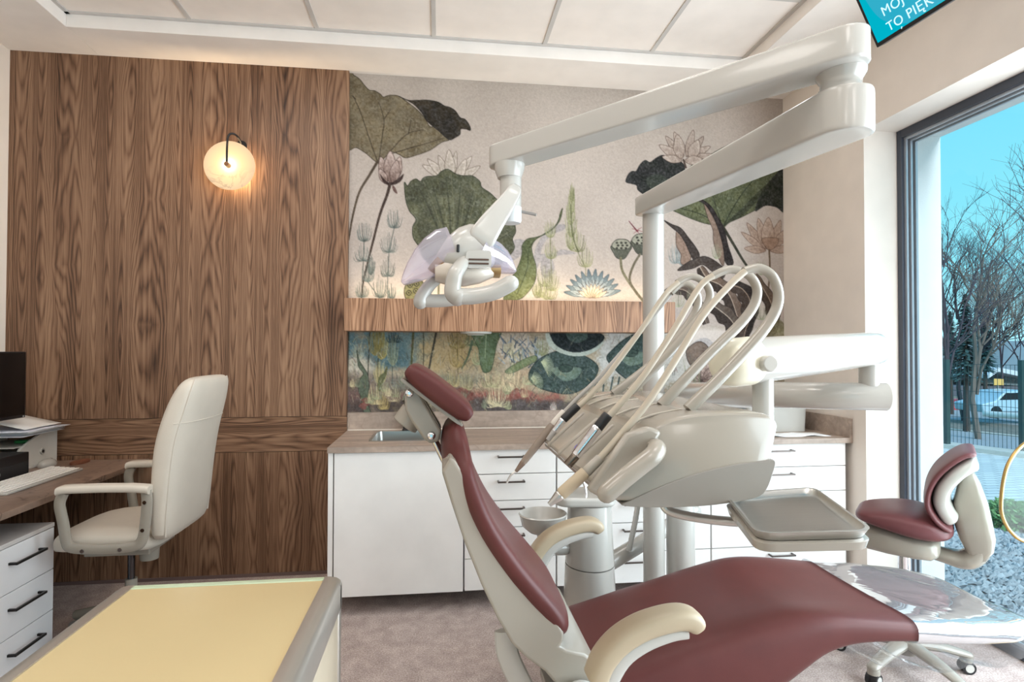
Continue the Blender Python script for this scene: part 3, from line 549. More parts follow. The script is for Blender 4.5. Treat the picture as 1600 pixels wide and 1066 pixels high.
    poly([(856, 518), (900, 512), (930, 522), (944, 530), (936, 545), (915, 556), (890, 556), (868, 548), (856, 536)], (196, 204, 192), (150, 166, 156), .5)
    poly([(862, 516), (900, 508), (932, 518), (945, 528), (932, 542), (912, 550), (890, 550), (872, 542), (862, 530)], (36, 46, 48), (22, 30, 34), .6)
    poly([(885, 518), (912, 516), (918, 528), (904, 536), (890, 532)], (92, 116, 104), (60, 80, 76), .7, alpha=.8)
    for (x0, x1) in ((928, 934), (934, 932), (944, 942), (958, 952), (968, 962)): line([(x0, 590), (x1, 622)], 2.6, 2.2, (62, 80, 80))
    for (x, y, a) in ((846, 566, .5), (830, 592, .3)):
        for k in range(16): q = a+k*.13; line([(x, y), (x+24*math.sin(q)*.8, y-20*math.cos(q)+8)], .9, .6, (188, 196, 156), smooth=0)
    for k in range(26):
        x, y = rnd.choice([(rnd.uniform(690, 740), rnd.uniform(608, 624)), (rnd.uniform(790, 852), rnd.uniform(608, 630)), (rnd.uniform(560, 575), rnd.uniform(620, 640))]); r = rnd.uniform(3, 7)
        poly([(x-r, y), (x, y-r*.7), (x+r, y), (x, y+r*.6)], (160, 94, 82), (112, 66, 60), .6, alpha=.8)
    # --- cloth weave and ageing
    img[:] *= (1+(N4-.5)*.05+(N5-.5)*.05)[..., None]
    for k in range(900):
        x, y = rnd.uniform(545, 1060), rnd.uniform(520, 645); L = rnd.uniform(4, 16); a = rnd.gauss(0, .6); q = rnd.choice([(196, 186, 146), (84, 92, 78), (120, 130, 110), (170, 150, 110), (70, 74, 72), (150, 160, 150), (130, 96, 84)])
        if 835 < x < 1010 and y < 612 and rnd.random() < .8: continue
        line([(x, y), (x+math.sin(a)*L*.5+rnd.uniform(-2, 2), y-L*.5), (x+math.sin(a)*L, y-math.cos(a)*L)], rnd.uniform(.6, 1.3), .5, q, smooth=2, alpha=rnd.uniform(.3, .75))
    for k in range(26): 
        x, y = rnd.uniform(550, 835), rnd.uniform(590, 645); tuft(x, y, rnd.uniform(10, 24), rnd.uniform(.6, 1.2), rnd.choice([(190, 176, 134), (150, 156, 118), (206, 190, 150), (120, 128, 104)]), 12, None, w=.9)
    img[:] = img*(1+.14*soft); gy_ = img.mean(2, keepdims=True); img[:] = gy_+(img-gy_)*.84
    img[:] = (img-128)*1.0+128+((GR-.5)*22)[..., None]*np.clip((200-gy_)/90, 0, 1)
    img = np.clip(img*np.array((.835, .83, .825)), 0, 255).reshape(nz, SS, nx, SS, 3).mean((1, 3))/255.0
    img = np.where(img <= .04045, img/12.92, ((img+.055)/1.055)**2.4)
    xs = np.linspace(X0+.0005, X1-.0005, nx); zs = np.linspace(Z1-.0005, Z0, nz); gx, gz = np.meshgrid(xs, zs)
    V = np.stack([gx, np.full_like(gx, YB-.0015), gz], -1).reshape(-1, 3)
    idx = np.arange(nx*nz).reshape(nz, nx)
    Fc = np.stack([idx[:-1, :-1], idx[1:, :-1], idx[1:, 1:], idx[:-1, 1:]], -1).reshape(-1, 4)
    me = bpy.data.meshes.new('wall_mural'); me.vertices.add(len(V)); me.vertices.foreach_set('co', V.ravel())
    me.loops.add(Fc.size); me.loops.foreach_set('vertex_index', Fc.ravel().astype(np.int32)); me.polygons.add(len(Fc))
    me.polygons.foreach_set('loop_start', np.arange(0, Fc.size, 4, dtype=np.int32)); me.polygons.foreach_set('loop_total', np.full(len(Fc), 4, np.int32)); me.update(calc_edges=True)
    ca = me.color_attributes.new('paint', 'FLOAT_COLOR', 'POINT'); rgba = np.ones((nx*nz, 4), np.float32); rgba[:, :3] = img.reshape(-1, 3); ca.data.foreach_set('color', rgba.ravel())
    m = mat('printed_wallpaper', (200, 190, 180), .8, spec=.25); t = NT(m.node_tree); at_ = t.n.new('ShaderNodeVertexColor'); at_.layer_name = 'paint'
    t.l.new(at_.outputs[0], t.n[m['b']].inputs['Base Color']); me.materials.append(m)
    o = bpy.data.objects.new('wall_mural', me); C.objects.link(o)
    return tag(o, 'wallpaper mural of lotus leaves, water lilies and pond plants on the back wall', 'mural')
make_mural()

# ================================================================ shelf, counter run
sh = thing('floating_shelf', 'long walnut floating shelf across the lotus mural with a warm light strip on top', 'shelf', (.456, 3.57, 1.476))
B(-.553, 1.464, 3.45, 3.686, 1.476, 1.668).build('shelf_box', walnut_pale, sh, bevel=.002)
B(-.53, 1.44, 3.60, 3.62, 1.668, 1.674).build('led_strip', emis('warm_strip_glow', (255, 226, 170), 3.5), sh)
_l = area('shelf_strip_light', (.456, 3.60, 1.69), 1.95, (math.radians(180-20), 0, 0), 1.8, (1, .84, .58), .03); _l.parent = sh; _l.location = Vector((.456, 3.60, 1.69))-sh.location
dn = thing('under_shelf_light', 'round white light disc under the walnut floating shelf', 'light', (.22, 3.53, 1.47))
MB().lathe([(.10, 0), (.095, -.012), (.06, -.017), (0, -.018)], (.22, 3.53, 1.476)).build('housing', whitep, dn); MB().lathe([(.055, -.0165), (.05, -.0195), (0, -.02)], (.22, 3.53, 1.476)).build('diffuser', mat('opal_diffuser', (238, 240, 240), .4), dn)

CY, KZ = 3.05, .838
def handle_bar(MBo, x0, x1, y, z, out=.03, t=.009):
    MBo.box(x0, x1, y-out-t, y-out, z-t/2, z+t/2); MBo.box(x0, x0+t, y-out, y, z-t/2, z+t/2); MBo.box(x1-t, x1, y-out, y, z-t/2, z+t/2); return MBo
def cabinet(x0, x1, seams, label, hw=.145, door=False):
    r = thing('base_cabinet', label, 'cabinet', ((x0+x1)/2, 3.35, 0), 'white counter cabinets')
    B(x0+.001, x1-.001, CY+.021, 3.685, .10, .70 if door else KZ).build('body', white_lac, r)
    if door: B(x0+.001, x0+.02, CY+.021, 3.66, .70, KZ).box(x1-.02, x1-.001, CY+.021, 3.66, .70, KZ).box(x0+.02, x1-.02, CY+.021, CY+.04, .70, KZ).build('carcass_top', white_lac, r)
    B(x0+.001, x1-.001, 3.42, 3.60, 0, .10).build('plinth', mat('dark_plinth', (70, 62, 60), .7), r)
    if door: B(x0+.003, x1-.003, CY, CY+.02, .098, KZ-.004).build('door', white_lac, r, bevel=.0015)
    for zb, zt in zip(seams[1:], seams[:-1]):
        dr = B(x0+.0025, x1-.0025, CY, CY+.02, zb+.0022, zt-.0022).build('drawer', white_lac, r, bevel=.0015)
        zc = zt-.036 if zt-zb < .16 else zt-.045; xc = (x0+x1)/2
        handle_bar(MB(), xc-hw/2, xc+hw/2, CY, zc).build('handle', handle_m, dr, bevel=.0015)
SM = [.838, .707, .566, .425, .265, .098]
side = thing('end_panel', 'narrow white end panel of the counter beside the walnut wall', 'panel', (-.551, 3.35, 0)); B(-.565, -.540, CY+.004, 3.685, .098, KZ).build('panel', white_lac, side, bevel=.001)
cabinet(-.537, .129, [], 'wide white cabinet with one plain door below the sink', door=True)
cabinet(.132, .624, SM, 'white drawer cabinet right beside the plain sink cabinet door')
cabinet(.627, 1.497, SM, 'white drawer cabinet behind the cuspidor column and white poles')
cabinet(1.500, 2.315, SM, 'white drawer cabinet at the window end of the counter')
# worktop with the sink cut out
SX0, SX1, SY0, SY1 = -.372, .06, 3.215, 3.585
wt = thing('worktop', 'brown stone-look worktop with upstands along the back wall', 'worktop', (.9, 3.36, .84))
m_ = B(-.565, SX0, 3.03, 3.672, KZ, .867); m_.box(SX1, 2.343, 3.03, 3.672, KZ, .867); m_.box(SX0, SX1, 3.03, SY0, KZ, .867); m_.box(SX0, SX1, SY1, 3.672, KZ, .867)
m_.build('slab', worktop_m, wt)
B(-.565, 2.343, 3.668, 3.6865, .867, .976).build('upstand', worktop_m, wt, bevel=.001)
B(2.325, 2.343, 3.03, 3.668, .867, .976).build('upstand', worktop_m, wt, bevel=.001)
MB().box(-.563, 2.325, 3.664, 3.669, .867, .872).build('seal_strip', mat('pale_seal', (222, 212, 200), .4), wt)
sk = thing('sink', 'stainless steel inset sink in the brown worktop', 'sink', ((SX0+SX1)/2, (SY0+SY1)/2, .72))
def rrect(x0, x1, y0, y1, z, r, n=6):
    out = []
    for cx, cy, a0 in ((x1-r, y1-r, 0), (x0+r, y1-r, 90), (x0+r, y0+r, 180), (x1-r, y0+r, 270)):
        for k in range(n+1):
            a = math.radians(a0+90*k/n); out.append((cx+r*math.cos(a), cy+r*math.sin(a), z))
    return out
MB().loft([rrect(SX0-.012, SX1+.012, SY0-.012, SY1+.012, .8672, .03), rrect(SX0-.012, SX1+.012, SY0-.012, SY1+.012, .869, .03), rrect(SX0+.004, SX1-.004, SY0+.004, SY1-.004, .869, .03), rrect(SX0+.012, SX1-.012, SY0+.012, SY1-.012, .74, .04), rrect(SX0+.03, SX1-.03, SY0+.03, SY1-.03, .725, .05)], cap=False).build('rim', steel, sk)
MB().loft([rrect(SX0+.03, SX1-.03, SY0+.03, SY1-.03, .725, .05), rrect(SX0+.2, SX1-.2, SY0+.16, SY1-.16, .72, .02)]).build('bowl', steel, sk)
ov = MB()
for k in range(4): ov.box(-.05+k*.012, -.044+k*.012, SY1-.0125, SY1-.006, .80, .822)
ov.build('overflow_slots', black_p, sk)
fa = thing('tap', 'chrome and black tap standing behind the sink', 'tap', (-.205, 3.62, .867))
MB().lathe([(.024, 0.0005), (.024, .006), (.019, .012), (.019, .05)], (-.205, 3.625, .867)).build('base', black_p, fa)
MB().tube(cr([(-.205, 3.625, .915), (-.205, 3.625, 1.03), (-.205, 3.60, 1.075), (-.205, 3.53, 1.085), (-.205, 3.47, 1.06)], 6), .0135).build('spout', chrome, fa)
B(-.215, -.197, 3.635, 3.652, .915, 1.04).build('lever', chrome, fa, bevel=.003)
# small things on the counter
bx = thing('storage_box', 'white plastic box on the window end of the worktop', 'box', (2.06, 3.45, .867))
MB().loft([rrect(1.86, 2.245, 3.30, 3.56, .868, .03), rrect(1.855, 2.25, 3.295, 3.565, 1.0, .03), rrect(1.85, 2.255, 3.29, 3.57, 1.012, .03), rrect(1.85, 2.255, 3.29, 3.57, 1.03, .03), rrect(1.87, 2.235, 3.31, 3.55, 1.036, .03)]).build('body', whitep, bx, sharp=50)
pp = MB(); Vp = [(1.84+.42*i/12, 3.10+.15*j/4, .8685+.008*max(0, math.sin(i*.9+j*.5))*(j < 4)) for j in range(5) for i in range(13)]
pp.add(Vp, [(j*13+i, j*13+i+1, (j+1)*13+i+1, (j+1)*13+i) for j in range(4) for i in range(12)])
tag(pp.build('paper_towel', mat('white_paper', (238, 238, 238), .9), solid=.0015), 'white paper sheet lying before the white plastic box on the worktop', 'paper')
tb = thing('blue_basket', 'pale blue open plastic basket on the worktop behind the delivery unit', 'basket', (1.62, 3.5, .867))
MB().loft([rrect(1.46, 1.78, 3.42, 3.63, .868, .02), rrect(1.44, 1.80, 3.40, 3.65, 1.085, .02), rrect(1.45, 1.79, 3.41, 3.64, 1.085, .02), rrect(1.47, 1.77, 3.43, 3.62, .88, .02)]).build('body', mat('pale_blue_plastic', (104, 160, 190), .4), tb)
so = thing('wall_socket', 'white socket plate on the mural below the floating shelf', 'socket', (1.41, 3.685, 1.205))
B(1.365, 1.455, 3.676, 3.6862, 1.155, 1.255).build('plate', whitep, so, bevel=.004); MB().cyl((1.41, 3.6775, 1.205), (1.41, 3.674, 1.205), .024).build('outlet', mat('socket_face', (214, 214, 212), .4), so)
tag(MB().tube(cr([(1.96, 3.65, .98), (1.94, 3.655, 1.04), (1.88, 3.66, 1.10), (1.80, 3.668, 1.18)], 6), .004, 8).build('black_cable', black_p), 'thin black cable against the mural behind the blue basket', 'cable')

# ================================================================ alabaster wall lamp
LX, LZ = -1.246, 2.462
wl = thing('wall_lamp', 'glowing alabaster disc wall lamp with black curved arm on walnut panelling', 'wall lamp', (LX, 3.655, LZ))
ala = bpy.data.materials.new('lit_alabaster'); ala.use_nodes = True; t = NT(ala.node_tree); t.n.clear()
co = t.coord(); x_, y_, z_ = t.xyz(co); rr = t.math('SQRT', t.math('ADD', t.math('MULTIPLY', x_, x_), t.math('MULTIPLY', z_, z_)))
veins = t.math('ABSOLUTE', t.math('SUBTRACT', t.noise(t.scale(co, (1, 1, 1)), 7.5, 4, .6, .6), .5)); low = t.math('MULTIPLY', t.ramp(veins, [(0, (1, 1, 1, 1)), (.04, (0, 0, 0, 1))]), t.ramp(t.math('MULTIPLY_ADD', z_, -3.2, .35), [(.35, (0, 0, 0, 1)), (.75, (1, 1, 1, 1))]))
cg = t.ramp(t.math('DIVIDE', rr, .145), [(0, lin((255, 250, 205))), (.22, lin((255, 246, 196))), (.5, lin((250, 216, 160))), (1, lin((244, 206, 164)))])
cg = t.mix(t.math('MULTIPLY', low, .55), cg, lin((170, 150, 126)))
e = t('ShaderNodeEmission', cg, 1.0); t.put(t.n['Emission'].inputs[1], t.ramp(t.math('DIVIDE', rr, .145), [(0, (2.4, 2.4, 2.4, 1)), (.35, (1.15, 1.15, 1.15, 1)), (1, (.84, .84, .84, 1))]))
out = t.n.new('ShaderNodeOutputMaterial'); t.l.new(e, out.inputs[0])
MB().loft([[(LX+r*math.cos(2*PI*k/56), y, LZ+r*math.sin(2*PI*k/56)) for k in range(56)] for r, y in ((.143, 3.607), (.145, 3.604), (.145, 3.592), (.143, 3.589))]).build('disc', ala, wl)
MB().tube(cr([(LX+.05, 3.652, LZ+.14), (LX+.048, 3.62, LZ+.165), (LX+.034, 3.59, LZ+.184), (LX+.014, 3.572, LZ+.182), (LX+.001, 3.565, LZ+.16), (LX-.003, 3.562, LZ+.10), (LX-.003, 3.56, LZ)], 6), .006, 10).build('arm', black_m, wl)
MB().cyl((LX-.003, 3.59, LZ-.004), (LX-.003, 3.552, LZ-.004), .015, .013).build('knob', mat('bronze_knob', (150, 106, 78), .35, .6), wl)
MB().cyl((LX+.05, 3.655, LZ+.14), (LX+.05, 3.645, LZ+.14), .03).build('wall_plate', black_m, wl)
pl = bpy.data.lights.new('wall_lamp_bulb', 'POINT'); pl.energy = 14; pl.color = (1, .72, .42); pl.shadow_soft_size = .05
po = bpy.data.objects.new('wall_lamp_bulb', pl); C.objects.link(po); po.parent = wl; po.location = (.02, -.024, -.03)

# ================================================================ desk and what stands on it
dk = thing('desk', 'brown marbled desk along the left wall', 'desk', (-2.09, 2.4, 0))
B(XL+.002, -1.70, .9, 3.653, .692, .72).build('desktop', desk_m, dk, bevel=.002)
B(XL+.002, -1.76, .92, .95, 0, .692).build('side_panel', walnut, dk); B(XL+.004, XL+.03, .95, 3.65, .3, .692).build('back_panel', walnut, dk)
pd = thing('drawer_pedestal', 'white three-drawer pedestal under the marbled desk', 'drawer unit', (-1.95, 2.64, 0))
B(-2.22, -1.742, 2.435, 2.848, .03, .566).build('body', white_lac, pd); B(-2.23, -1.722, 2.43, 2.852, .566, .584).build('top', mat('grey_lacquer', (196, 192, 190), .35), pd, bevel=.002)
for zt, zb in ((.563, .380), (.377, .198), (.195, .03)):
    dr = B(-1.742, -1.722, 2.435, 2.848, zb, zt).build('drawer', mat('pedestal_front', (222, 222, 224), .3), pd, bevel=.0015)
    h = MB(); zc = zt-.066; h.box(-1.698, -1.688, 2.57, 2.755, zc-.005, zc+.005); h.box(-1.722, -1.698, 2.57, 2.58, zc-.005, zc+.005); h.box(-1.722, -1.698, 2.745, 2.755, zc-.005, zc+.005)
    h.build('handle', black_m, dr, bevel=.001)
mo = thing('monitor', 'black computer monitor at the far end of the desk', 'monitor', (-2.24, 3.1, .72))
B(-2.236, -2.20, 2.84, 3.392, 1.0, 1.352).build('housing', black_p, mo, bevel=.004); B(-2.2005, -2.1985, 2.848, 3.384, 1.018, 1.344).build('screen', mat('dark_screen', (6, 6, 8), .18), mo)
B(-2.38, -2.355, 3.08, 3.16, .735, 1.2).build('stand', black_p, mo, bevel=.004); B(-2.46, -2.30, 2.98, 3.26, .7205, .734).build('foot', black_p, mo, bevel=.004)
B(-2.36, -2.2365, 3.08, 3.16, 1.10, 1.18).build('mount', black_p, mo)
B(-2.1995, -2.197, 3.37, 3.378, 1.004, 1.012).build('power_light', whitep, mo)
kb = thing('keyboard', 'white keyboard on the marbled desk', 'keyboard', (-1.975, 3.06, .72))
MB().prism([(-2.045, .7205), (-1.885, .7205), (-1.885, .732), (-2.045, .745)], 2.80, 3.345).build('case', whitep, kb, bevel=.003)
ky = MB()
for i in range(6):
    for j in range(22): ky.box(-2.036+i*.0245, -2.016+i*.0245, 2.812+j*.0239, 2.831+j*.0239, .734, .7478-i*.0022)
ky.build('keys', mat('keycaps', (228, 224, 218), .45), kb, bevel=.0015, seg=1)
ms = thing('computer_mouse', 'white mouse on the desk beyond the keyboard', 'mouse', (-2.15, 3.50, .72))
MB().loft([[(-2.15+.034*s*math.cos(a), 3.49+.06*s*math.sin(a), .7205+z) for a in [2*PI*k/20 for k in range(20)]] for s, z in ((1, 0), (1.02, .012), (.9, .024), (.6, .034), (.2, .038))]).build('shell', whitep, ms); B(-2.155, -2.145, 3.505, 3.525, .752, .758).build('wheel', greyp, ms)
tag(MB().lathe([(.0, 0), (.045, 0), (.045, .012), (.03, .016), (0, .017)], (-2.02, 3.555, .7205), ax=(.8, 1.6)).build('leather_case', mat('brown_leather_case', (110, 66, 46), .5)), 'small brown leather case on the desk by the walnut wall', 'case')
pc = thing('mini_computer', 'small black computer box beside the white keyboard', 'computer', (-2.19, 3.06, .72))
B(-2.285, -2.095, 2.83, 3.262, .7205, .838).build('case', black_p, pc, bevel=.004); B(-2.096, -2.092, 3.02, 3.255, .728, .792).build('front_panel', mat('matt_black', (34, 34, 36), .6), pc, bevel=.002)
MB().cyl((-2.093, 3.05, .76), (-2.090, 3.05, .76), .011).build('logo_badge', mat('grey_badge', (150, 150, 150), .3, .5), pc)
tag(B(-2.25, -2.13, 2.83, 3.10, .8385, .862).build('card_reader', black_p, bevel=.008), 'slim black device lying on the small black computer', 'device')
og = thing('desk_organiser', 'translucent white desktop organiser with paper trays behind the black computer', 'organiser', (-2.30, 3.45, .72))
ogm = mat('frosted_plastic', (206, 203, 196), .3, var=(5, .05))
B(-2.46, -2.185, 3.30, 3.63, .7205, .735).build('base', ogm, og, bevel=.002)
MB().prism([(3.30, .735), (3.63, .735), (3.63, .90), (3.58, .905), (3.50, .90), (3.42, .875), (3.34, .84), (3.30, .79)], -2.20, -2.185, 'X').build('side_panel', ogm, og, bevel=.002)
MB().prism([(3.30, .735), (3.63, .735), (3.63, .90), (3.58, .905), (3.50, .90), (3.42, .875), (3.34, .84), (3.30, .79)], -2.46, -2.445, 'X').build('side_panel', ogm, og, bevel=.002)
for z in (.79, .845, .895): B(-2.445, -2.20, 3.36 if z > .85 else 3.31, 3.625, z, z+.005).build('tray', ogm, og)
kn = MB().cyl((-2.186, 3.50, .80), (-2.178, 3.50, .80), .017).build('knob', whitep, og)
MB().cyl((-2.178, 3.50, .80), (-2.1765, 3.50, .80), .009).build('knob_cap', black_p, kn)
tag(B(-2.30, -2.22, 3.46, 3.50, .8505, .866).build('green_clip', mat('green_plastic', (40, 130, 70), .4), bevel=.004), 'small green clip on the organiser tray', 'clip')
rnd = random.Random(3)
for i in range(9):
    x0, x1 = -2.46+rnd.uniform(0, .02), -2.15+rnd.uniform(-.03, .04); y0, y1 = 3.30+rnd.uniform(-.05, .05), 3.62+rnd.uniform(-.03, .02); z = .907+.004*i
    cu = .05 if i == 8 else rnd.uniform(0, .003); q = MB()
    q.add([(x0+(x1-x0)*a/8, y0+(y1-y0)*b/3, z+(.004+.07-.07*a/8 if i == 8 else 0)+(cu*(a/8)**2*math.sin(b+i)*.5 if i < 8 else 0)) for b in range(4) for a in range(9)], [(b*9+a, b*9+a+1, (b+1)*9+a+1, (b+1)*9+a) for b in range(3) for a in range(8)])
    tag(q.build('paper_sheet', mat('paper_%d' % i, [(232, 230, 232), (210, 212, 224), (226, 224, 222)][i % 3], .9), solid=.0012), 'curling white sheet on top of the paper pile' if i == 8 else 'sheet of paper in the untidy pile on the desk organiser', 'paper', 'loose papers on the desk organiser')

# ================================================================ office chair (faces the desk)
oc = thing('office_chair', 'cream leather executive office chair turned to the desk', 'office chair', (-1.47, 3.0, 0))
YN, YF = 2.72, 3.24
def back_ring(z, x, w, th, bow):
    yc = (YN+YF)/2; R = []
    for k in range(40):
        a = 2*PI*k/40; c, s = math.cos(a), math.sin(a)
        yy = w*math.copysign(abs(s)**.45, s); xx = th*math.copysign(abs(c)**.6, c)
        R.append((x+xx-(bow*(1-(yy/w)**2) if xx > 0 else 0)*0-bow*(yy/w)**2, yc+yy, z))
    return R
bp = [(.50, -1.235, .215, .030, .0), (.53, -1.236, .245, .048, .0), (.62, -1.225, .258, .055, .01), (.72, -1.215, .260, .058, .015), (.82, -1.205, .260, .062, .02), (.92, -1.192, .258, .066, .025), (1.00, -1.176, .255, .066, .025), (1.08, -1.158, .250, .066, .02), (1.15, -1.140, .243, .060, .015), (1.20, -1.128, .228, .050, .01), (1.228, -1.122, .205, .036, .005), (1.24, -1.12, .16, .016, .0)]
bk = MB().loft([back_ring(*q) for q in bp]).build('backrest', leather, oc, sub=1)
rg = [p for p in back_ring(1.035, -1.1685, .2535, .066, .025)]; rg = [rg[k % 40] for k in range(-10, 11)]
MB().tube([(x+.001, y, z) for x, y, z in rg[1:-1]], .0028, 6).build('seam', leather, bk)
for kk in (33, 7): MB().tube(cr([back_ring(*q)[kk] for q in bp[1:11]], 4), .0035, 6).build('piping', leather, bk)
seat = [(-1.70, .455, .16, .03), (-1.69, .46, .215, .045), (-1.60, .475, .245, .055), (-1.45, .475, .25, .058), (-1.32, .47, .25, .055), (-1.25, .465, .235, .045)]
MB().loft([[(x, 2.98+w*math.copysign(abs(math.cos(2*PI*k/36))**.5, math.cos(2*PI*k/36)), z+.04+h*math.copysign(abs(math.sin(2*PI*k/36))**.6, math.sin(2*PI*k/36))) for k in range(36)] for x, z, w, h in seat]).build('seat', leather, oc, sub=1)
B(-1.60, -1.32, 2.85, 3.11, .42, .465).build('seat_plate', cream, oc, bevel=.006)
for s, Y in ((-1, 2.705), (1, 3.255)):
    ar = MB().loft([[(x, Y+.032*math.copysign(abs(math.cos(a))**.6, math.cos(a)), z+.018*math.copysign(abs(math.sin(a))**.7, math.sin(a))) for a in [2*PI*k/20 for k in range(20)]] for x, z in ((-1.618, .757), (-1.605, .762), (-1.58, .764), (-1.45, .765), (-1.32, .762), (-1.265, .757), (-1.25, .752))]).build('armrest', leather, oc)
    P = cr([(-1.60, Y, .748), (-1.615, Y, .70), (-1.60, Y, .62), (-1.585, Y, .535), (-1.56, Y, .51), (-1.45, Y, .50), (-1.33, Y, .505), (-1.285, Y, .53), (-1.27, Y, .62), (-1.265, Y, .70), (-1.27, Y, .748)], 5)
    MB().tube(P, .017, 12, flat=(1.35, .8)).build('arm_frame', cream, ar)
    for x, z in ((-1.515, .50), (-1.365, .50), (-1.275, .58), (-1.268, .70)): MB().cyl((x, Y+.017*s, z), (x, Y+s*.0185, z), .008).build('screw', chrome, ar)
MB().cyl((-1.38, 2.98, .43), (-1.38, 2.98, .36), .045, .04).build('mechanism', cream, oc)
MB().cyl((-1.46, 2.98, .16), (-1.46, 2.98, .43), .016).build('gas_lift', mat('dark_chrome', (90, 90, 94), .2, 1), oc); MB().cyl((-1.46, 2.98, .05), (-1.46, 2.98, .27), .03, .026).build('lift_sleeve', cream, oc)
MB().lathe([(.05, 0), (.05, .06), (.035, .075)], (-1.46, 2.98, .075)).build('hub', cream, oc)
for k in range(5):
    a = math.radians(20+72*k); dx, dy = math.cos(a), math.sin(a)
    lg = MB().tube([(-1.46+dx*.03, 2.98+dy*.03, .115), (-1.46+dx*.16, 2.98+dy*.16, .105), (-1.46+dx*.30, 2.98+dy*.30, .075)], [.03, .028, .022], 12).build('leg', cream, oc)
    ca = MB(); x, y = -1.46+dx*.295, 2.98+dy*.295
    for q in (-1, 1): ca.cyl((x-dy*.007*q, y+dx*.007*q, .027), (x-dy*.022*q, y+dx*.022*q, .027), .026)
    ca.cyl((x, y, .03), (x, y, .07), .006); ca.build('caster', greyp, lg)

# ================================================================ low counter with the yellow top, nearest the camera
ct = thing('low_counter', 'low aluminium-framed counter with a pale yellow glass top', 'counter', (-.56, 1.1, 0))
x0, x1, y0, y1 = -.853, -.268, .45, 1.665
yel = mat('pale_yellow_glass', (202, 183, 141), .2, spec=.35, coat=.1, var=(2, .02))
B(x0+.046, x1-.046, y0+.03, y1-.022, .68, .7305).build('glass_top', yel, ct, bevel=.001)
def edge(xa, s):
    pr_ = [(xa, .65), (xa, .712), (xa+s*.004, .722), (xa+s*.014, .729), (xa+s*.030, .7325), (xa+s*.046, .733), (xa+s*.046, .65)]
    return MB().prism(pr_, y0, y1)
edge(x0, 1).build('edge_profile', alu, ct, sharp=60); edge(x1, -1).build('edge_profile', alu, ct, sharp=60)
B(x0+.046, x1-.046, y1-.022, y1, .65, .7325).build('edge_profile', mat('pale_green_glass_edge', (190, 206, 176), .2), ct, bevel=.002)
for xa in (x0, x1-.03): B(xa, xa+.03, y1-.03, y1+.001, 0, .724).build('corner_post', alu, ct, bevel=.008)
for xa in (x0, x1-.03): B(xa, xa+.03, y0, y0+.03, 0, .70).build('corner_post', alu, ct, bevel=.008)
pn = mat('beige_panel', (196, 182, 160), .35)
B(x1-.022, x1-.006, y0+.03, y1-.03, .04, .65).build('side_panel', pn, ct); B(x0+.006, x0+.022, y0+.03, y1-.03, .04, .65).build('side_panel', pn, ct); B(x0+.03, x1-.03, y1-.02, y1-.006, .04, .65).build('back_panel', pn, ct)
B(x0+.022, x1-.022, y0+.02, y1-.02, .02, .04).build('bottom_panel', pn, ct)

# ================================================================ dental chair (its long side runs along the room's X)
dc = thing('dental_chair', 'maroon reclining dental chair with cream armrests', 'dental chair', (.95, 1.785, 0))
SC = 1.785
st = [(.40, .455, .30, .20), (.405, .465, .28, .235), (.42, .475, .265, .25), (.52, .497, .27, .262), (.64, .530, .285, .265), (.76, .562, .30, .266), (.86, .590, .33, .267), (.95, .612, .37, .267), (1.03, .624, .425, .267), (1.10, .622, .475, .267), (1.18, .612, .502, .267), (1.28, .597, .508, .267), (1.40, .580, .502, .266), (1.55, .562, .49, .262), (1.68, .547, .48, .25), (1.77, .536, .476, .225), (1.825, .525, .476, .185), (1.855, .512, .48, .13), (1.865, .50, .485, .06)]
def seat_ring(x, zt, zb, hw, grow=0.0, dip=.028):
    R = []; zc = (zt+zb)/2; hh = (zt-zb)/2+grow; hw += grow
    for k in range(56):
        a = 2*PI*k/56; c, s = math.cos(a), math.sin(a); e = .42
        y = hw*math.copysign(abs(c)**e, c); z = hh*math.copysign(abs(s)**.55, s)
        q = max(0, 1-(y/hw)**2); dd = dip*math.exp(-((x-1.02)/.22)**2)+.012
        if s > 0: z -= dd*q**1.2
        R.append((x, SC+y, zc+z))
    return R
def dense(st, n=4): return [tuple(q) for q in cr(st, n)]
MB().loft([seat_ring(*q) for q in dense(st, 4)]).build('seat_cushion', maroon, dc, sharp=80)
# clear plastic foot cover drawn over the leg end
cov = clear('clear_film', (.93, .94, .95), .8, .52, .03, (2.6, .35, (1.0, 2.0, 2.0)), (206, 208, 212), .44)
rng_ = random.Random(4)
cst = [q for q in dense(st, 4) if q[0] > 1.345]; rings = []
for i, q in enumerate(cst):
    r = seat_ring(q[0]+(.004 if q[0] < 1.8 else .010), q[1], q[2], q[3], .006)
    rings.append([(x, y+.0008*math.sin(x*30+k*.5), z+.0020*math.sin(x*17+y*9)*math.sin(y*13+x*21)) for k, (x, y, z) in enumerate(r)])
fc = MB().loft(rings, cap=False).build('foot_cover', cov, dc, sharp=80)
fl = []; L = 26
for i in range(L+1):                                   # the loose lower flap of the cover, an open sagging pocket
    x = 1.22+.64*i/L; sg = .07*abs(math.sin(PI*i/L))**.7+.012*math.sin(i*.8)
    fl.append([(x, SC-.262+.5*k/12, .484-sg*(1-.25*math.cos(k*.9))+(.0 if 0 < k < 12 else .0)) for k in range(13)])
q = MB(); q.add([p for r in fl for p in r], [(i*13+k, i*13+k+1, (i+1)*13+k+1, (i+1)*13+k) for i in range(L) for k in range(12)])
q.build('loose_flap', clear('thin_film', (.95, .95, .95), .7, .12, .05, (6, .2, (1, 2, 2)), (226, 228, 230), .10), fc)
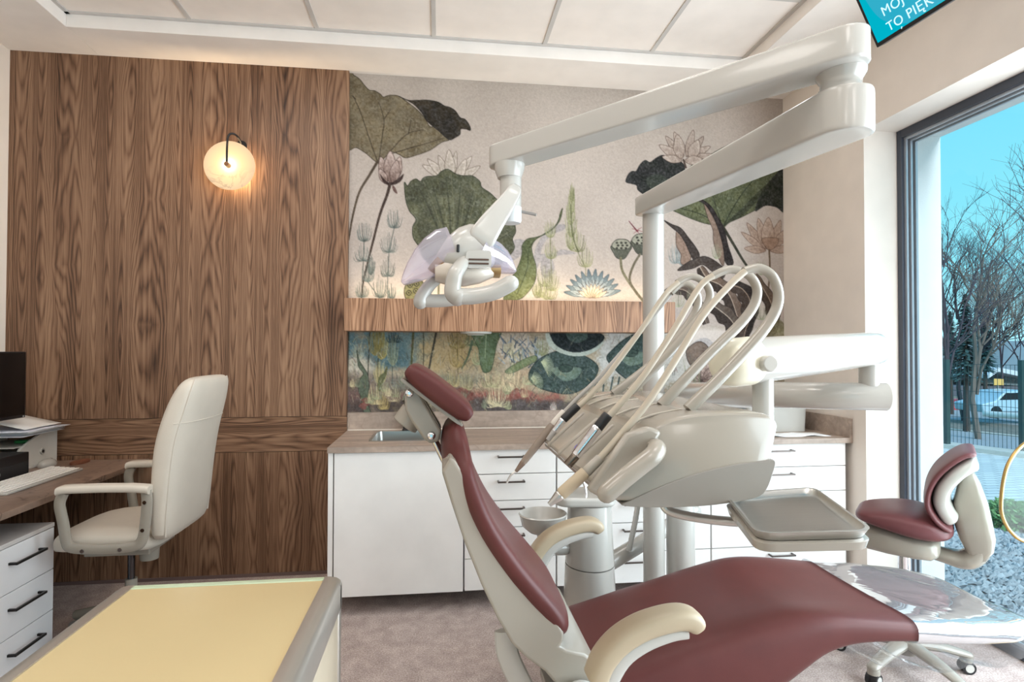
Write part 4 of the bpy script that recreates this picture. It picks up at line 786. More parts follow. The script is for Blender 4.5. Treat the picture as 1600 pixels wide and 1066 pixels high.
# backrest: cushion swept along the measured near-edge curve, shell behind
mid = cr(xz([(712, 672), (722, 715), (738, 770), (768, 835), (808, 895), (848, 945), (876, 985), (884, 1012)], 1.52), 5)
rings = []; n = len(mid); th = np.interp(np.linspace(0, 1, n), [0, .04, .12, .3, .6, .85, .95, 1], [.012, .03, .040, .042, .047, .047, .036, .012])
hwid = np.interp(np.linspace(0, 1, n), [0, .04, .10, .14, .2, .35, .7, .9, 1], [.10, .135, .155, .20, .25, .268, .262, .245, .20])
for i, p in enumerate(mid):
    a = mid[max(i-1, 0)]; b = mid[min(i+1, n-1)]; T = Vector((b[0]-a[0], b[1]-a[1])).normalized(); N = Vector((-T.y, T.x))
    if N.x < 0: N = -N
    R = []; bow = .035*math.sin(PI*min(1, (i/n)*1.15))
    for k in range(48):
        ang = 2*PI*k/48; c, s = math.cos(ang), math.sin(ang); y = hwid[i]*math.copysign(abs(c)**.6, c); t_ = th[i]*math.copysign(abs(s)**.8, s)
        off = t_-bow*(1-(y/hwid[i])**2)
        R.append((p[0]+N.x*off, SC+y, p[1]+N.y*off))
    rings.append(R)
MB().loft(rings).build('backrest_cushion', maroon, dc, sharp=80)
shell = xz([(690, 738), (704, 715), (712, 722), (724, 742), (742, 785), (770, 842), (806, 893), (846, 938), (872, 972), (882, 992), (882, 1004), (876, 1012), (886, 1018), (915, 1024), (935, 1040), (938, 1075), (920, 1100), (880, 1085), (852, 1052), (822, 1030), (800, 1008), (778, 970), (752, 915), (726, 850), (706, 790)], 1.53)
MB().prism(shell, 1.535, 2.035).build('backrest_shell', cream, dc, bevel=.010, seg=4)
MB().tube(cr([(p.x, 1.60, p.z) for p in [at(a, b, Y=1.60) for a, b in [(790, 985), (793, 1020), (810, 1060), (840, 1110), (890, 1140)]]], 5), .014, 12, flat=(1.0, 2.2)).build('recline_bracket', whitep, dc)
# headrest
ax0, ax1 = at(640, 580, Y=1.66), at(732, 650, Y=1.66)
ua = Vector((ax1.x-ax0.x, 0, ax1.z-ax0.z)).normalized(); va = Vector((-ua.z, 0, ua.x)); va = va if va.x > 0 else -va
c0 = (ax0+ax1)/2; Lh = (ax1-ax0).length/2+.012
rings = []
for f, sc in ((-1, .35), (-.985, .62), (-.93, .84), (-.8, .96), (-.5, 1), (0, 1), (.5, 1), (.8, .96), (.93, .84), (.985, .62), (1, .35)):
    rings.append(sring((c0.x, SC+.140*f, c0.z), Lh*(.80+.2*sc), .033*sc, 40, .62, ua, va))
hp = MB().loft(rings).build('headrest_pad', maroon, dc, sharp=80)
pc0 = c0-va*.034
MB().loft([sring((pc0.x, y, pc0.z), Lh*.95, .006, 32, .4, ua, va) for y in (SC-.115, SC+.115)]).build('headrest_plate', cream, hp, bevel=.002)
br_ = xz([(632, 612), (642, 604), (656, 610), (664, 628), (690, 672), (686, 688), (672, 692), (662, 684), (642, 656), (634, 640)], 1.74)
MB().prism(br_, 1.715, 1.765).build('headrest_bracket', cream, dc, bevel=.008); MB().prism([(a+.0, b) for a, b in br_], 1.805, 1.855).build('headrest_bracket', cream, dc, bevel=.008)
kc = at(640, 655, Y=1.735)
kd = va*-1
MB().tube([tuple(Vector((kc.x, 1.785, kc.z))+kd*-.02), tuple(Vector((kc.x, 1.785, kc.z))+kd*.03)], .042, 28).build('tilt_knob', cream, dc, bevel=.004)
for pxy, r in (((640, 614), .013), ((674, 680), .013)):
    p = at(*pxy, Y=1.72); MB().cyl((p.x, 1.70, p.z), (p.x, 1.87, p.z), r).build('pivot_bolt', chrome, dc, bevel=.009, seg=5)
for Y in (1.755, 1.815):
    a, b = at(674, 682, Y=1.74), at(702, 745, Y=1.74); MB().cyl((a.x, Y, a.z), (b.x+.02, Y, b.z-.03), .0085).build('headrest_rod', chrome, dc)
# armrests
def armrest(Y, dx=0):
    P = [(.385, .555), (.405, .60), (.445, .642), (.50, .672), (.56, .688), (.605, .692), (.632, .684), (.645, .668)]
    P = [(a+dx, b) for a, b in cr(P, 4)]; rings = []; n = len(P)
    for i, p in enumerate(P):
        a, b = P[max(i-1, 0)], P[min(i+1, n-1)]; T = Vector((b[0]-a[0], 0, b[1]-a[1])).normalized(); N = Vector((-T.z, 0, T.x))
        e = min(1, .25+.75*math.sqrt(max(0, 1-((i-n+5)/5)**2)) if i > n-5 else 1)
        rings.append(sring((p[0], Y, p[1]), .040*(.65+.35*e), .026*e, 28, .6, (0, 1, 0), N))
    ar = MB().loft(rings).build('armrest', cream_d, dc, sharp=70)
    Q = [(.36, .40), (.385, .47), (.41, .54), (.45, .602), (.505, .636), (.57, .655), (.615, .658)]
    Q = [(a+dx, b) for a, b in cr(Q, 4)]; n = len(Q); rings = []
    for i, p in enumerate(Q):
        a, b = Q[max(i-1, 0)], Q[min(i+1, n-1)]; T = Vector((b[0]-a[0], 0, b[1]-a[1])).normalized(); N = Vector((-T.z, 0, T.x)); k = i/n
        rings.append(sring((p[0], Y, p[1]), .032, .030-.018*k, 24, .6, (0, 1, 0), N))
    MB().loft(rings).build('armrest_support', whitep, ar, sharp=70)
armrest(1.40); armrest(2.185, -.03)
for Y in (1.40, 2.185):
    s = 1 if Y > SC else -1
    MB().cyl((.375 if s < 0 else .35, SC+s*.26, .43), (.375 if s < 0 else .35, Y+s*.022, .43), .055, .05).build('arm_pivot', whitep, dc, bevel=.01)
# undercarriage, column and floor plate
MB().loft([rrect(.36, 1.14, 1.60, 1.97, .235, .06), rrect(.34, 1.12, 1.56, 2.01, .27, .08), rrect(.34, 1.0, 1.56, 2.01, .29, .08)]).build('seat_frame', cream, dc, bevel=.004)
MB().loft([rrect(.70, 1.10, 1.63, 1.94, .05, .06), rrect(.72, 1.10, 1.65, 1.92, .245, .06)]).build('base_column', cream, dc, bevel=.004)
MB().loft([rrect(.30, 1.5, 1.58, 2.0, 0, .12), rrect(.30, 1.5, 1.58, 2.0, .03, .12), rrect(.36, 1.44, 1.62, 1.96, .055, .10)]).build('floor_plate', cream, dc, bevel=.004)

# ================================================================ cuspidor column
cu = thing('cuspidor', 'white cuspidor column with rinse bowl behind the dental chair', 'cuspidor', (.64, 2.42, 0))
CX, CYc = .640, 2.42
MB().lathe([(.135, 0), (.135, .10), (.128, .30), (.121, .455)], (CX, CYc, 0), 40, (.86, 1.0)).build('column_base', whitep, cu, sharp=40)
MB().lathe([(.120, .46), (.112, .60), (.107, .715)], (CX, CYc, 0), 40, (.86, 1.0)).build('column', whitep, cu, sharp=40)
top = [(CX-.16, CYc-.03), (CX-.13, CYc-.085), (CX-.06, CYc-.10), (CX+.05, CYc-.112), (CX+.095, CYc-.07), (CX+.105, CYc), (CX+.09, CYc+.07), (CX+.03, CYc+.112), (CX-.05, CYc+.1), (CX-.12, CYc+.06)]
MB().prism([(a[0], a[1]) for a in cr([(x, y, 0) for x, y in top], 4, True)], .716, .755, 'Z').build('column_cap', whitep, cu, bevel=.012, seg=4)
MB().lathe([(.03, 0), (.06, .01), (.088, .035), (.098, .075), (.102, .082), (.098, .086), (.092, .078), (.08, .045), (.05, .022), (0, .018)], (.43, CYc-.04, .60), 36).build('bowl', whitep, cu, sharp=60)
MB().tube(cr([(.43, CYc-.04, .605), (.45, CYc-.03, .55), (.51, CYc-.02, .53), (.58, CYc, .53)], 5), .028, 14).build('bowl_arm', whitep, cu)
MB().tube(cr([(CX-.02, CYc-.02, .752), (CX-.03, CYc-.02, .80), (CX-.06, CYc-.02, .815), (CX-.10, CYc-.03, .80)], 5), .007, 10).build('cup_filler', chrome, cu)
MB().tube([(.745, 2.46, .44), (.90, 2.53, .485), (1.20, 2.62, .60)], .036, 20, round_ends=True).build('suction_arm', whitep, cu, sharp=70)
MB().tube(cr([(.862, 2.44, .69), (.848, 2.44, .61), (.832, 2.44, .54), (.825, 2.45, .49)], 8), [.011 if k % 2 else .0125 for k in range(25)], 10).build('ribbed_hose', mat('ribbed_hose', (206, 204, 200), .5), cu)

# ================================================================ operating lamp on its pole
ol = thing('operating_lamp', 'white dental operating lamp hanging from jointed arms on a tall white pole', 'dental lamp', (.90, 2.35, 0))
MB().cyl((.900, 2.35, 0), (.900, 2.35, 1.945), .0445, sides=32).build('pole', whitep, ol)
MB().lathe([(.062, 0), (.062, .015), (.055, .03), (.0455, .04)], (.90, 2.35, 0)).build('pole_foot', whitep, ol)
def beam(p0, p1, w0, w1, h0, h1, droop=0.0, e=.17, n=14, end_round=True):
    p0, p1 = Vector(p0), Vector(p1); T = (p1-p0).normalized(); S = Vector((T.y, -T.x, 0)).normalized(); rings = []
    Lg = (p1-p0).length; e0_, e1_ = w0/Lg, w1/Lg
    fr = [e0_*(1-math.cos(math.radians(10*k))) for k in range(10)]+[e0_+(1-e0_-e1_)*k/n for k in range(1, n)]+[1-e1_*(1-math.cos(math.radians(10*k))) for k in range(9, -1, -1)]
    for f in fr:
        c = p0.lerp(p1, f); w = w0+(w1-w0)*f; h = h0+(h1-h0)*f; k = 1.0
        if end_round:
            for dist, ww in ((f*Lg, w0), ((1-f)*Lg, w1)):
                if dist < ww: k = min(k, math.sqrt(max(.004, 1-(1-dist/ww)**2)))
        rings.append(sring(c, w*k, h*(.90+.1*k), 40, e, S, Vector((0, 0, 1))))
    return MB().loft(rings)
A0 = Vector((.897, 2.40, 1.982)); A1 = Vector((.985, 1.185, 1.945))
beam((.885, 2.425, 1.985), (.940, 1.17, 1.914), .058, .062, .038, .054).build('fixed_arm', whitep, ol, sharp=60)
MB().lathe([(.048, -.0), (.048, .018), (.0445, .022), (.0445, .036), (.054, .052), (.055, .064)], (.932, 1.236, 1.958), 36).build('knuckle', whitep, ol, sharp=50)
beam((.958, 1.172, 2.055), (.170, 1.890, 1.992), .054, .046, .039, .034).build('spring_arm', whitep, ol, sharp=60)
for x_, y_, z_ in ((.262, 1.765, 1.998),):
    MB().cyl((x_, y_, z_), (x_-.008, y_-.008, z_), .011).build('screw_cap', whitep, ol, bevel=.002)
KX, KY = .222, 1.842
MB().lathe([(.050, .0), (.048, -.018), (.040, -.040), (.039, -.045)], (KX, KY, 1.965), 32).build('drop_cup', whitep, ol, sharp=50)
dp = MB().cyl((KX+.004, KY, 1.925), (KX+.004, KY, 1.825), .0345, sides=32).build('drop_post', whitep, ol)
MB().lathe([(.0355, .045), (.0355, .002), (.031, -.006), (0, -.007)], (KX+.004, KY, 1.780), 32).build('ring_joint', mat('pale_grey_joint', (206, 208, 208), .3), dp)
MB().tube([(KX+.03, KY, 1.815), (KX+.085, KY-.02, 1.80)], .005, 10).build('lever', greyp, dp)
# yoke arm down to the head
ya = [at(808, 292, Y=1.79), at(790, 320, Y=1.775), at(768, 350, Y=1.76), at(745, 385, Y=1.75)]
rings = []
for p, w, h, k in zip(cr([tuple(p) for p in ya], 5), np.linspace(.030, .030, 16), np.linspace(.020, .046, 16), range(16)):
    T = (ya[3]-ya[0]).normalized(); N = Vector((-T.z, 0, T.x)).normalized(); q = 1 if 1 < k < 14 else (.55 if k in (0, 15) else .85)
    rings.append(sring(p, .034*q, h*q, 32, .28, (0, 1, 0), N))
MB().loft(rings).build('yoke', whitep, ol, sharp=60)
# lamp head: central hood, two clear reflector wings, vents, rear lens block
hc = at(722, 400, Y=1.80)
def P3(px, py, Y): return tuple(at(px, py, Y=Y))
def head_ring(cx, cy, a, b, Y, tilt): 
    c = at(cx, cy, Y=Y); s = Y/FOC*1.08
    return c, a*s, b*s
hood = MB(); rings = []
for cx, cy, dep, hgt in ((683, 400, .045, 14), (690, 392, .06, 26), (702, 388, .072, 36), (716, 388, .08, 42), (732, 392, .08, 44), (748, 402, .075, 38), (760, 412, .06, 26), (768, 420, .04, 12)):
    c = at(cx, cy, Y=1.80); rings.append(sring(c, dep, hgt*.00195, 32, .75, (0, 1, 0), (.45, 0, .9)))
ho = hood.loft(rings).build('lamp_hood', whitep, ol, sharp=60); hs_ = MB()
for k_, (cx, cy, hgt) in enumerate(((704, 388, 37), (714, 388, 41), (724, 390, 43))):
    c = at(cx, cy, Y=1.80); hs_.tube([tuple(c+Vector((.45, 0, .9)).normalized()*(hgt*.00195*math.sin(a)*1.005)+Vector((0, 1, 0))*(-.076*math.cos(a))) for a in [math.radians(60+6*q) for q in range(9)]], .0018, 6)
hs_.build('hood_slots', mat('slot_shadow', (120, 112, 104), .6), ho)
lens_m = clear('lilac_lens', (.93, .91, .98), .6, .30, .04, None, (226, 222, 240), .16)
def wing(pts, tip, hs, name):
    rings = []; n = len(pts)
    for i, ((px, py), h, dpt) in enumerate(zip(pts, hs, np.linspace(.085, .028, n))):
        c = at(px, py, Y=1.80); a = pts[max(i-1, 0)]; b = pts[min(i+1, n-1)]; dx, dy = b[0]-a[0], -(b[1]-a[1]); L = math.hypot(dx, dy); N = (-dy/L, 0, dx/L)
        rings.append(sring(c, dpt, h*.00195, 32, .8, (0, 1, 0), N))
    o = MB().loft(rings).build(name, lens_m, ol, sharp=70)
    return o
w1 = wing([(706, 386), (694, 390), (680, 399), (664, 411), (648, 425), (635, 437), (629, 443)], None, [31, 33, 31, 26, 18, 9, 3], 'reflector_shell')
w2 = wing([(752, 396), (762, 400), (772, 404), (783, 410), (793, 417), (801, 423), (805, 426)], None, [26, 27, 25, 20, 13, 6, 2], 'reflector_shell')
c = at(694, 412, Y=1.80); MB().loft([sring(c+Vector((d_, 0, d_*-.6)), r, r*.8, 28, 1, (0, 1, 0), (.7, 0, .7)) for d_, r in ((-.02, .055), (.0, .058), (.02, .05))]).build('bulb_housing', mat('amber_reflector', (176, 132, 84), .25, .5), w1)
c = at(766, 424, Y=1.80); MB().loft([sring(c+Vector((d_, 0, 0)), r, r*.45, 28, 1, (0, 1, 0), (0, 0, 1)) for d_, r in ((-.02, .03), (.0, .045), (.03, .045))]).build('bulb_housing', mat('amber_reflector_dim', (180, 150, 104), .3, .4), w2)
rings = []
for cx, cy, a_, h in ((680, 424, .05, 16), (700, 426, .065, 20), (725, 428, .07, 20), (750, 428, .062, 15), (770, 426, .04, 8)):
    rings.append(sring(at(cx, cy, Y=1.80), a_, h*.00195, 28, .7, (0, 1, 0), (0, 0, 1)))
MB().loft(rings).build('lamp_underside', mat('translucent_cream', (206, 196, 184), .25, coat=.3), ol, sharp=60)
vt = at(748, 405, Y=1.715); lp = MB().loft([sring((vt.x+dx_, 1.715+dy_, vt.z+dz_), .038, .026, 24, .3, (1, 0, .05), (0, 0, 1)) for dx_, dy_, dz_ in ((0, .05, 0), (0, .006, 0), (0, 0, 0))]).build('vent_panel', whitep, ol, sharp=50)
vb = MB()
for k in range(2): vb.box(vt.x-.03, vt.x+.03, 1.712, 1.7155, vt.z-.004-.012*k, vt.z+.001-.012*k)
vb.build('vent_slots', mat('dark_brown_slot', (72, 52, 40), .6), lp)
sl = at(716, 388, Y=1.715); B(sl.x-.005, sl.x+.004, 1.713, 1.722, sl.z-.012, sl.z+.012).build('switch', black_p, ol, bevel=.003)
# two grip handles on brackets
def grip(pts, Y, tubepts, name='handle', dy=.06):
    P = [at(a, b, Y=Y+max(0, dy-i*.03)) for i, (a, b) in enumerate(pts)]; P = cr([tuple(p) for p in P], 6)
    g = MB().tube(P, [.018+.006*i/len(P) for i in range(len(P))], 16, flat=(1.0, 1.25), round_ends=True).build(name, whitep, ol, sharp=70)
    Q = cr([tuple(at(a, b, Y=y)) for a, b, y in tubepts], 5)
    MB().tube(Q, .0245 if Y < 1.8 else .021, 20, round_ends=True).build('grip', whitep, g, sharp=70)
    return g
grip([(736, 396), (722, 412), (712, 427), (708, 444), (708, 458), (716, 465)], 1.70, [(716, 463, 1.70), (738, 463, 1.70), (770, 457, 1.69), (798, 443, 1.68)])
grip([(690, 430), (672, 445), (660, 462), (657, 472)], 1.86, dy=0, tubepts= [(660, 470, 1.86), (690, 470, 1.86), (725, 466, 1.86)])

# ================================================================ delivery unit: column, arms, console, tray bracket, whip arms
du = thing('delivery_unit', 'white dental delivery console on a jointed arm with whip arms and handle', 'delivery unit', (1.027, 2.35, 0))
MB().cyl((1.031, 2.38, 0), (1.031, 2.38, 1.12), .060, sides=36).build('column', whitep, du)
MB().lathe([(.068, 0), (.068, .015), (.064, .03), (.061, .04)], (1.031, 2.38, 0)).build('column_foot', whitep, du)
la = cr([(1.031, 2.38, 1.115), (1.031, 2.38, 1.15), (1.025, 2.33, 1.18), (1.00, 2.18, 1.19), (.945, 1.85, 1.215), (.905, 1.58, 1.236), (.925, 1.42, 1.246), (.99, 1.335, 1.25), (1.095, 1.30, 1.25)], 8)
MB().tube(la, [.056]*8+[.056-.022*min(1, k/40) for k in range(len(la)-8)], 28).build('lower_arm', whitep, du, sharp=60)
MB().cyl((1.058, 1.31, 1.262), (1.058, 1.31, 1.335), .0225, sides=28).build('elbow_post', whitep, du)
S0, S1 = Vector((.585, 1.12, 1.338)), Vector((1.10, 1.32, 1.371))
T = (S1-S0).normalized(); rings = []
for f, r in ((.075, .042), (.09, .047), (.11, .049), (.5, .046), (.9, .041), (.96, .038), (.985, .031), (1.0, .018)):
    c = S0.lerp(S1, f); rings.append(sring(c, r*.92, r, 36, .9, Vector((T.y, -T.x, 0)).normalized(), Vector((-T.x*T.z, 0, 1)).normalized()))
sa = MB().loft(rings).build('spring_arm', whitep, du, sharp=60)
rings = []
for f, r in ((-.03, .024), (-.02, .038), (0, .046), (.03, .0505), (.075, .051), (.115, .0515)):
    c = S0.lerp(S1, f); rings.append(sring(c, r, r, 36, 1, Vector((T.y, -T.x, 0)).normalized(), (0, 0, 1)))
MB().loft(rings).build('arm_cap', mat('ivory_cap', (226, 220, 200), .3, coat=.2), sa, sharp=60)
kb_ = at(1197, 568, Y=1.09); MB().cyl((kb_.x, 1.105, kb_.z), (kb_.x, 1.072, kb_.z), .017, .0165, 28).build('brake_knob', whitep, sa, bevel=.003)
MB().cyl((.682, 1.15, 1.215), (.682, 1.15, 1.315), .0215, sides=28).build('console_post', whitep, du)
# console body: loft along Y of its side outline
def outline(Y, grow=1.0):
    if Y < 1.2: base = [(.268, 1.124), (.290, 1.113), (.36, 1.107), (.44, 1.107), (.515, 1.114), (.545, 1.124), (.560, 1.150), (.576, 1.215), (.580, 1.238), (.566, 1.2525), (.53, 1.258), (.445, 1.258), (.39, 1.250), (.358, 1.2365), (.348, 1.222), (.305, 1.166)]
    return base
bo = outline(0); cxm = sum(p[0] for p in bo)/len(bo); czm = sum(p[1] for p in bo)/len(bo); rings = []
bo = [(q[0], q[1]) for q in cr([(x, z, 0) for x, z in bo], 4, True)]
for Y, g in ((.925, .93), (.9285, .965), (.935, .985), (.95, .998), (.97, 1), (1.44, 1), (1.46, .998), (1.475, .98), (1.485, .94)):
    rings.append([(cxm+(a-cxm)*g, Y, czm+(b-czm)*g) for a, b in bo])
co_ = MB().loft(rings).build('console', cream, du, sharp=50)
# lower skirt of the console, slightly greyer, its top edge a rising curve
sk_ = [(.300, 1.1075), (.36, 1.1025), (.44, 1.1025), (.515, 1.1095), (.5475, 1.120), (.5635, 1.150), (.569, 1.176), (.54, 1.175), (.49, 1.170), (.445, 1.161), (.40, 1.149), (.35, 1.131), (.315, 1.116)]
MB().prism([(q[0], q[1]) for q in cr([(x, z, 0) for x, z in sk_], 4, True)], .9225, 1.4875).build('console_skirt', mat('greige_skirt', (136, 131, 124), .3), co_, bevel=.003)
# instrument block: slanted front with a groove for each handpiece
fb = MB(); fx = [(.258, 1.134), (.2545, 1.142), (.344, 1.2195), (.356, 1.224), (.372, 1.225), (.33, 1.15), (.275, 1.122)]
fo = MB().prism(fx, .945, 1.465).build('instrument_rest', cream, du, bevel=.006)
dirv = Vector((.344-.2545, 0, 1.2195-1.142)).normalized(); nrm = Vector((-dirv.z, 0, dirv.x))
for k, Y in enumerate((.99, 1.10, 1.215, 1.33, 1.44)):
    r_ = MB().tube([tuple(Vector((.2545, Y, 1.142))+dirv*.004-nrm*.001), tuple(Vector((.344, Y, 1.2195))-dirv*.01-nrm*.001)], [.0075, .006], 12, round_ends=True).build('rest_divider', cream, fo)
wg = MB().prism([(.240, 1.135), (.306, 1.226), (.345, 1.238), (.368, 1.228), (.300, 1.125), (.262, 1.122)], .918, .938).build('side_wing', cream, du, bevel=.007)
# control strip and badge on the console front
p_ = Vector((.262, 1.20, 1.195))+nrm*.0025
el = MB().loft([[tuple(Vector((.297, 1.155, 1.179))+dirv*(.036*math.cos(a))*s+Vector((0, 1, 0))*(.016*math.sin(a))*s+nrm*h) for a in [2*PI*k/28 for k in range(28)]] for s, h in ((1, -.003), (1, .002), (.9, .003))]).build('display_window', mat('grey_glass', (150, 146, 142), .15), fo)
MB().tube([tuple(Vector((.281, 1.145+.010*math.cos(a), 1.165))+dirv*(.007*math.sin(a))+nrm*.004) for a in [2*PI*k/16 for k in range(17)]], .0016, 6).build('blue_mark', mat('blue_mark', (70, 66, 160), .4), fo)
tx = bpy.data.curves.new('marking', 'FONT'); tx.body = '3IDM+H'; tx.size = .017; tx.align_x = 'CENTER'; tx.align_y = 'CENTER'; tx.extrude = .0004
to = bpy.data.objects.new('tmp', tx); C.objects.link(to); bpy.context.view_layer.update(); me_ = bpy.data.meshes.new_from_object(to.evaluated_get(bpy.context.evaluated_depsgraph_get())); bpy.data.objects.remove(to)
M_ = Matrix((tuple(list(dirv)), (0, -1, 0), tuple(nrm))).transposed().to_4x4(); M_.translation = Vector((.283, 1.335, 1.1665))+nrm*.0025
me_.transform(Matrix.Translation(-origin(fo)) @ M_)
mk = bpy.data.objects.new('printed_mark', me_); C.objects.link(mk); mk.parent = fo; me_.materials.clear(); me_.materials.append(mat('printed_mark_ink', (70, 62, 56), .5))
# top relief lines and whip-arm slots
gl_ = MB()
for Y in (.99, 1.10, 1.215, 1.31, 1.385): gl_.tube(cr([(.345, Y, 1.2362), (.375, Y, 1.2478), (.41, Y, 1.2545), (.43, Y, 1.2574)], 4), .0022, 6)
gl_.build('top_grooves', mat('groove_shadow', (176, 168, 156), .5), co_)
# front grip handle
hd = cr([tuple(at(1022, 698, Y=.935)), tuple(at(1026, 702, Y=.90)), tuple(at(1020, 712, Y=.885)), tuple(at(1000, 728, Y=.882)), tuple(at(975, 748, Y=.88)), tuple(at(948, 771, Y=.88))], 6)
MB().tube(hd, .0155, 20, round_ends=True).build('handle', cream, du, sharp=70)
# whip arms
WH = {.98: [(1075, 640), (1140, 575), (1196, 512), (1216, 470), (1208, 434), (1186, 419), (1162, 424)],
      1.09: [(1033, 634), (1100, 562), (1164, 498), (1183, 460), (1172, 432), (1142, 421), (1112, 432)],
      1.30: [(985, 612), (1044, 553), (1092, 496), (1109, 465), (1102, 443), (1080, 432), (1058, 442)],
      1.38: [(958, 616), (1026, 562), (1076, 505), (1091, 472), (1083, 450), (1066, 443), (1048, 458)]}
for Y, l in WH.items():
    P = cr([tuple(at(a, b, Y=Y)) for a, b in l], 7)
    MB().tube(P, [.0112-.0034*i/len(P) for i in range(len(P))], 16).build('whip_arm', cream, du, sharp=70)
# tray bracket under the console
tr_ = cr([(.42, 1.06, 1.112), (.422, 1.055, 1.075), (.438, 1.045, 1.058), (.50, 1.01, 1.052), (.575, .96, 1.058), (.60, .92, 1.072)], 6)
MB().tube(tr_, .0085, 14).build('tray_rod', steel, du)
ty = [Vector((.500, .962)), Vector((.695, .992)), Vector((.603, .738)), Vector((.420, .758))]
def rq(P, z, r, n=5, grow=0):
    out = []; m = len(P); c = sum(P, Vector((0, 0)))/m
    for i in range(m):
        p, a, b = P[i], P[i-1], P[(i+1) % m]; u = (a-p).normalized(); v = (b-p).normalized(); p2 = p+(p-c).normalized()*grow
        for k in range(n+1):
            t_ = k/n; q = (p2+u*r)*(1-t_)**2+p2*2*t_*(1-t_)+(p2+v*r)*t_**2; out.append((q.x, q.y, z))
    return out
ty = [Vector((.498, .966)), Vector((.690, .994)), Vector((.607, .742)), Vector((.436, .752))]
MB().loft([rq(ty, 1.081, .03, 5, -.02), rq(ty, 1.083, .03, 5, -.004), rq(ty, 1.095, .03, 5, .0), rq(ty, 1.097, .03, 5, -.004)]).build('tray_holder', cream, du, sharp=50)
it = thing('instrument_tray', 'stainless steel instrument tray on the console bracket', 'tray', (.56, .87, 1.098))
MB().loft([rq(ty, 1.0975, .03, 5, -.016), rq(ty, 1.0985, .03, 5, -.008), rq(ty, 1.109, .03, 5, -.001), rq(ty, 1.111, .03, 5, .001), rq(ty, 1.111, .03, 5, -.006), rq(ty, 1.103, .03, 5, -.014), rq(ty, 1.1005, .03, 5, -.024)]).build('pan', steel, it, sharp=45)
# ------------------------------------------------ handpieces, each with its own hose, resting on the console
def hose(parent, Y, l, r, m, Y2=None):
    n = len(l); P = cr([tuple(at(a, b, Y=Y+(0 if Y2 is None else (Y2-Y)*i/(n-1)))) for i, (a, b) in enumerate(l)], 7)
    return MB().tube(P, r, 12).build('hose', m, parent, sharp=70)
hose_m = mat('cream_hose', (174, 163, 146), .35); hose_g = mat('grey_hose', (160, 156, 150), .4)
def hp_at(px, py, Y): return at(px, py, Y=Y)
def handpiece(name, label, Y, hosepts, segs):
    a = at(*segs[0][0], Y=Y); r = thing(name, label, 'dental handpiece', tuple(a), 'dental handpieces on the console')
    hose(r, Y, hosepts[0], hosepts[1], hosepts[2])
    for p0, p1, r0, r1, nm, m in segs:
        A, Bp = at(*p0, Y=Y), at(*p1, Y=Y); n = 6; d_ = Bp-A
        MB().tube([tuple(A+d_*f) for f in (0, .04, .12, .5, .88, .96, 1)], [r0*.9, r0*.98, r0, (r0+r1)/2, r1, r1*.98, r1*.9], 22).build(nm, m, r, sharp=50)
    return r
HY = (.945, 1.045, 1.275, 1.385)
handpiece('scaler_handpiece', 'cream scaler handpiece with steel tip, nearest on the console', .945, ([(1164, 424), (1140, 446), (1098, 494), (1050, 572), (1010, 632), (968, 682), (938, 716)], .0062, hose_m),
          [((938, 716), (915, 738), .0085, .0095, 'collar', cream), ((915, 738), (876, 773), .0105, .0105, 'body', cream_d), ((876, 773), (858, 789), .0095, .0045, 'tip', steel)])
handpiece('motor_handpiece', 'chrome handpiece with black connector in the second console rest', 1.045, ([(1114, 431), (1092, 450), (1050, 520), (1005, 588), (970, 630), (950, 652)], .0062, hose_m),
          [((950, 648), (933, 670), .0098, .0098, 'connector', black_p), ((934, 668), (900, 712), .0105, .0098, 'body', chrome), ((900, 712), (886, 728), .0085, .0085, 'end_sleeve', mat('dark_steel', (120, 110, 100), .25, 1))])
handpiece('turbine_handpiece', 'short handpiece with black connector beside the dark grey syringe', 1.275, ([(1060, 441), (1038, 462), (1000, 518), (958, 575), (925, 615), (903, 636)], .0062, hose_m),
          [((903, 634), (880, 656), .0095, .0095, 'connector', black_p), ((880, 656), (866, 674), .0088, .0075, 'body', chrome), ((866, 674), (856, 688), .0065, .0055, 'end_sleeve', greyp)])
syr = handpiece('air_water_syringe', 'dark grey air-water syringe with bent steel nozzle, farthest on the console', 1.385, ([(1050, 456), (1028, 484), (985, 535), (940, 586), (905, 620), (880, 646)], .0056, hose_g),
          [((882, 643), (864, 664), .0085, .0095, 'collar', mat('pale_grey_collar', (200, 194, 186), .4)), ((864, 664), (818, 722), .0105, .0085, 'body', mat('taupe_grip', (132, 118, 106), .4)), ((818, 722), (806, 737), .0075, .0045, 'nozzle_nut', mat('dark_steel_nut', (130, 112, 100), .3, .8))])
MB().tube(cr([tuple(at(a, b, Y=1.385)) for a, b in [(806, 737), (799, 742), (795, 748), (792, 755)]], 4), .0026, 8).build('nozzle', steel, syr)

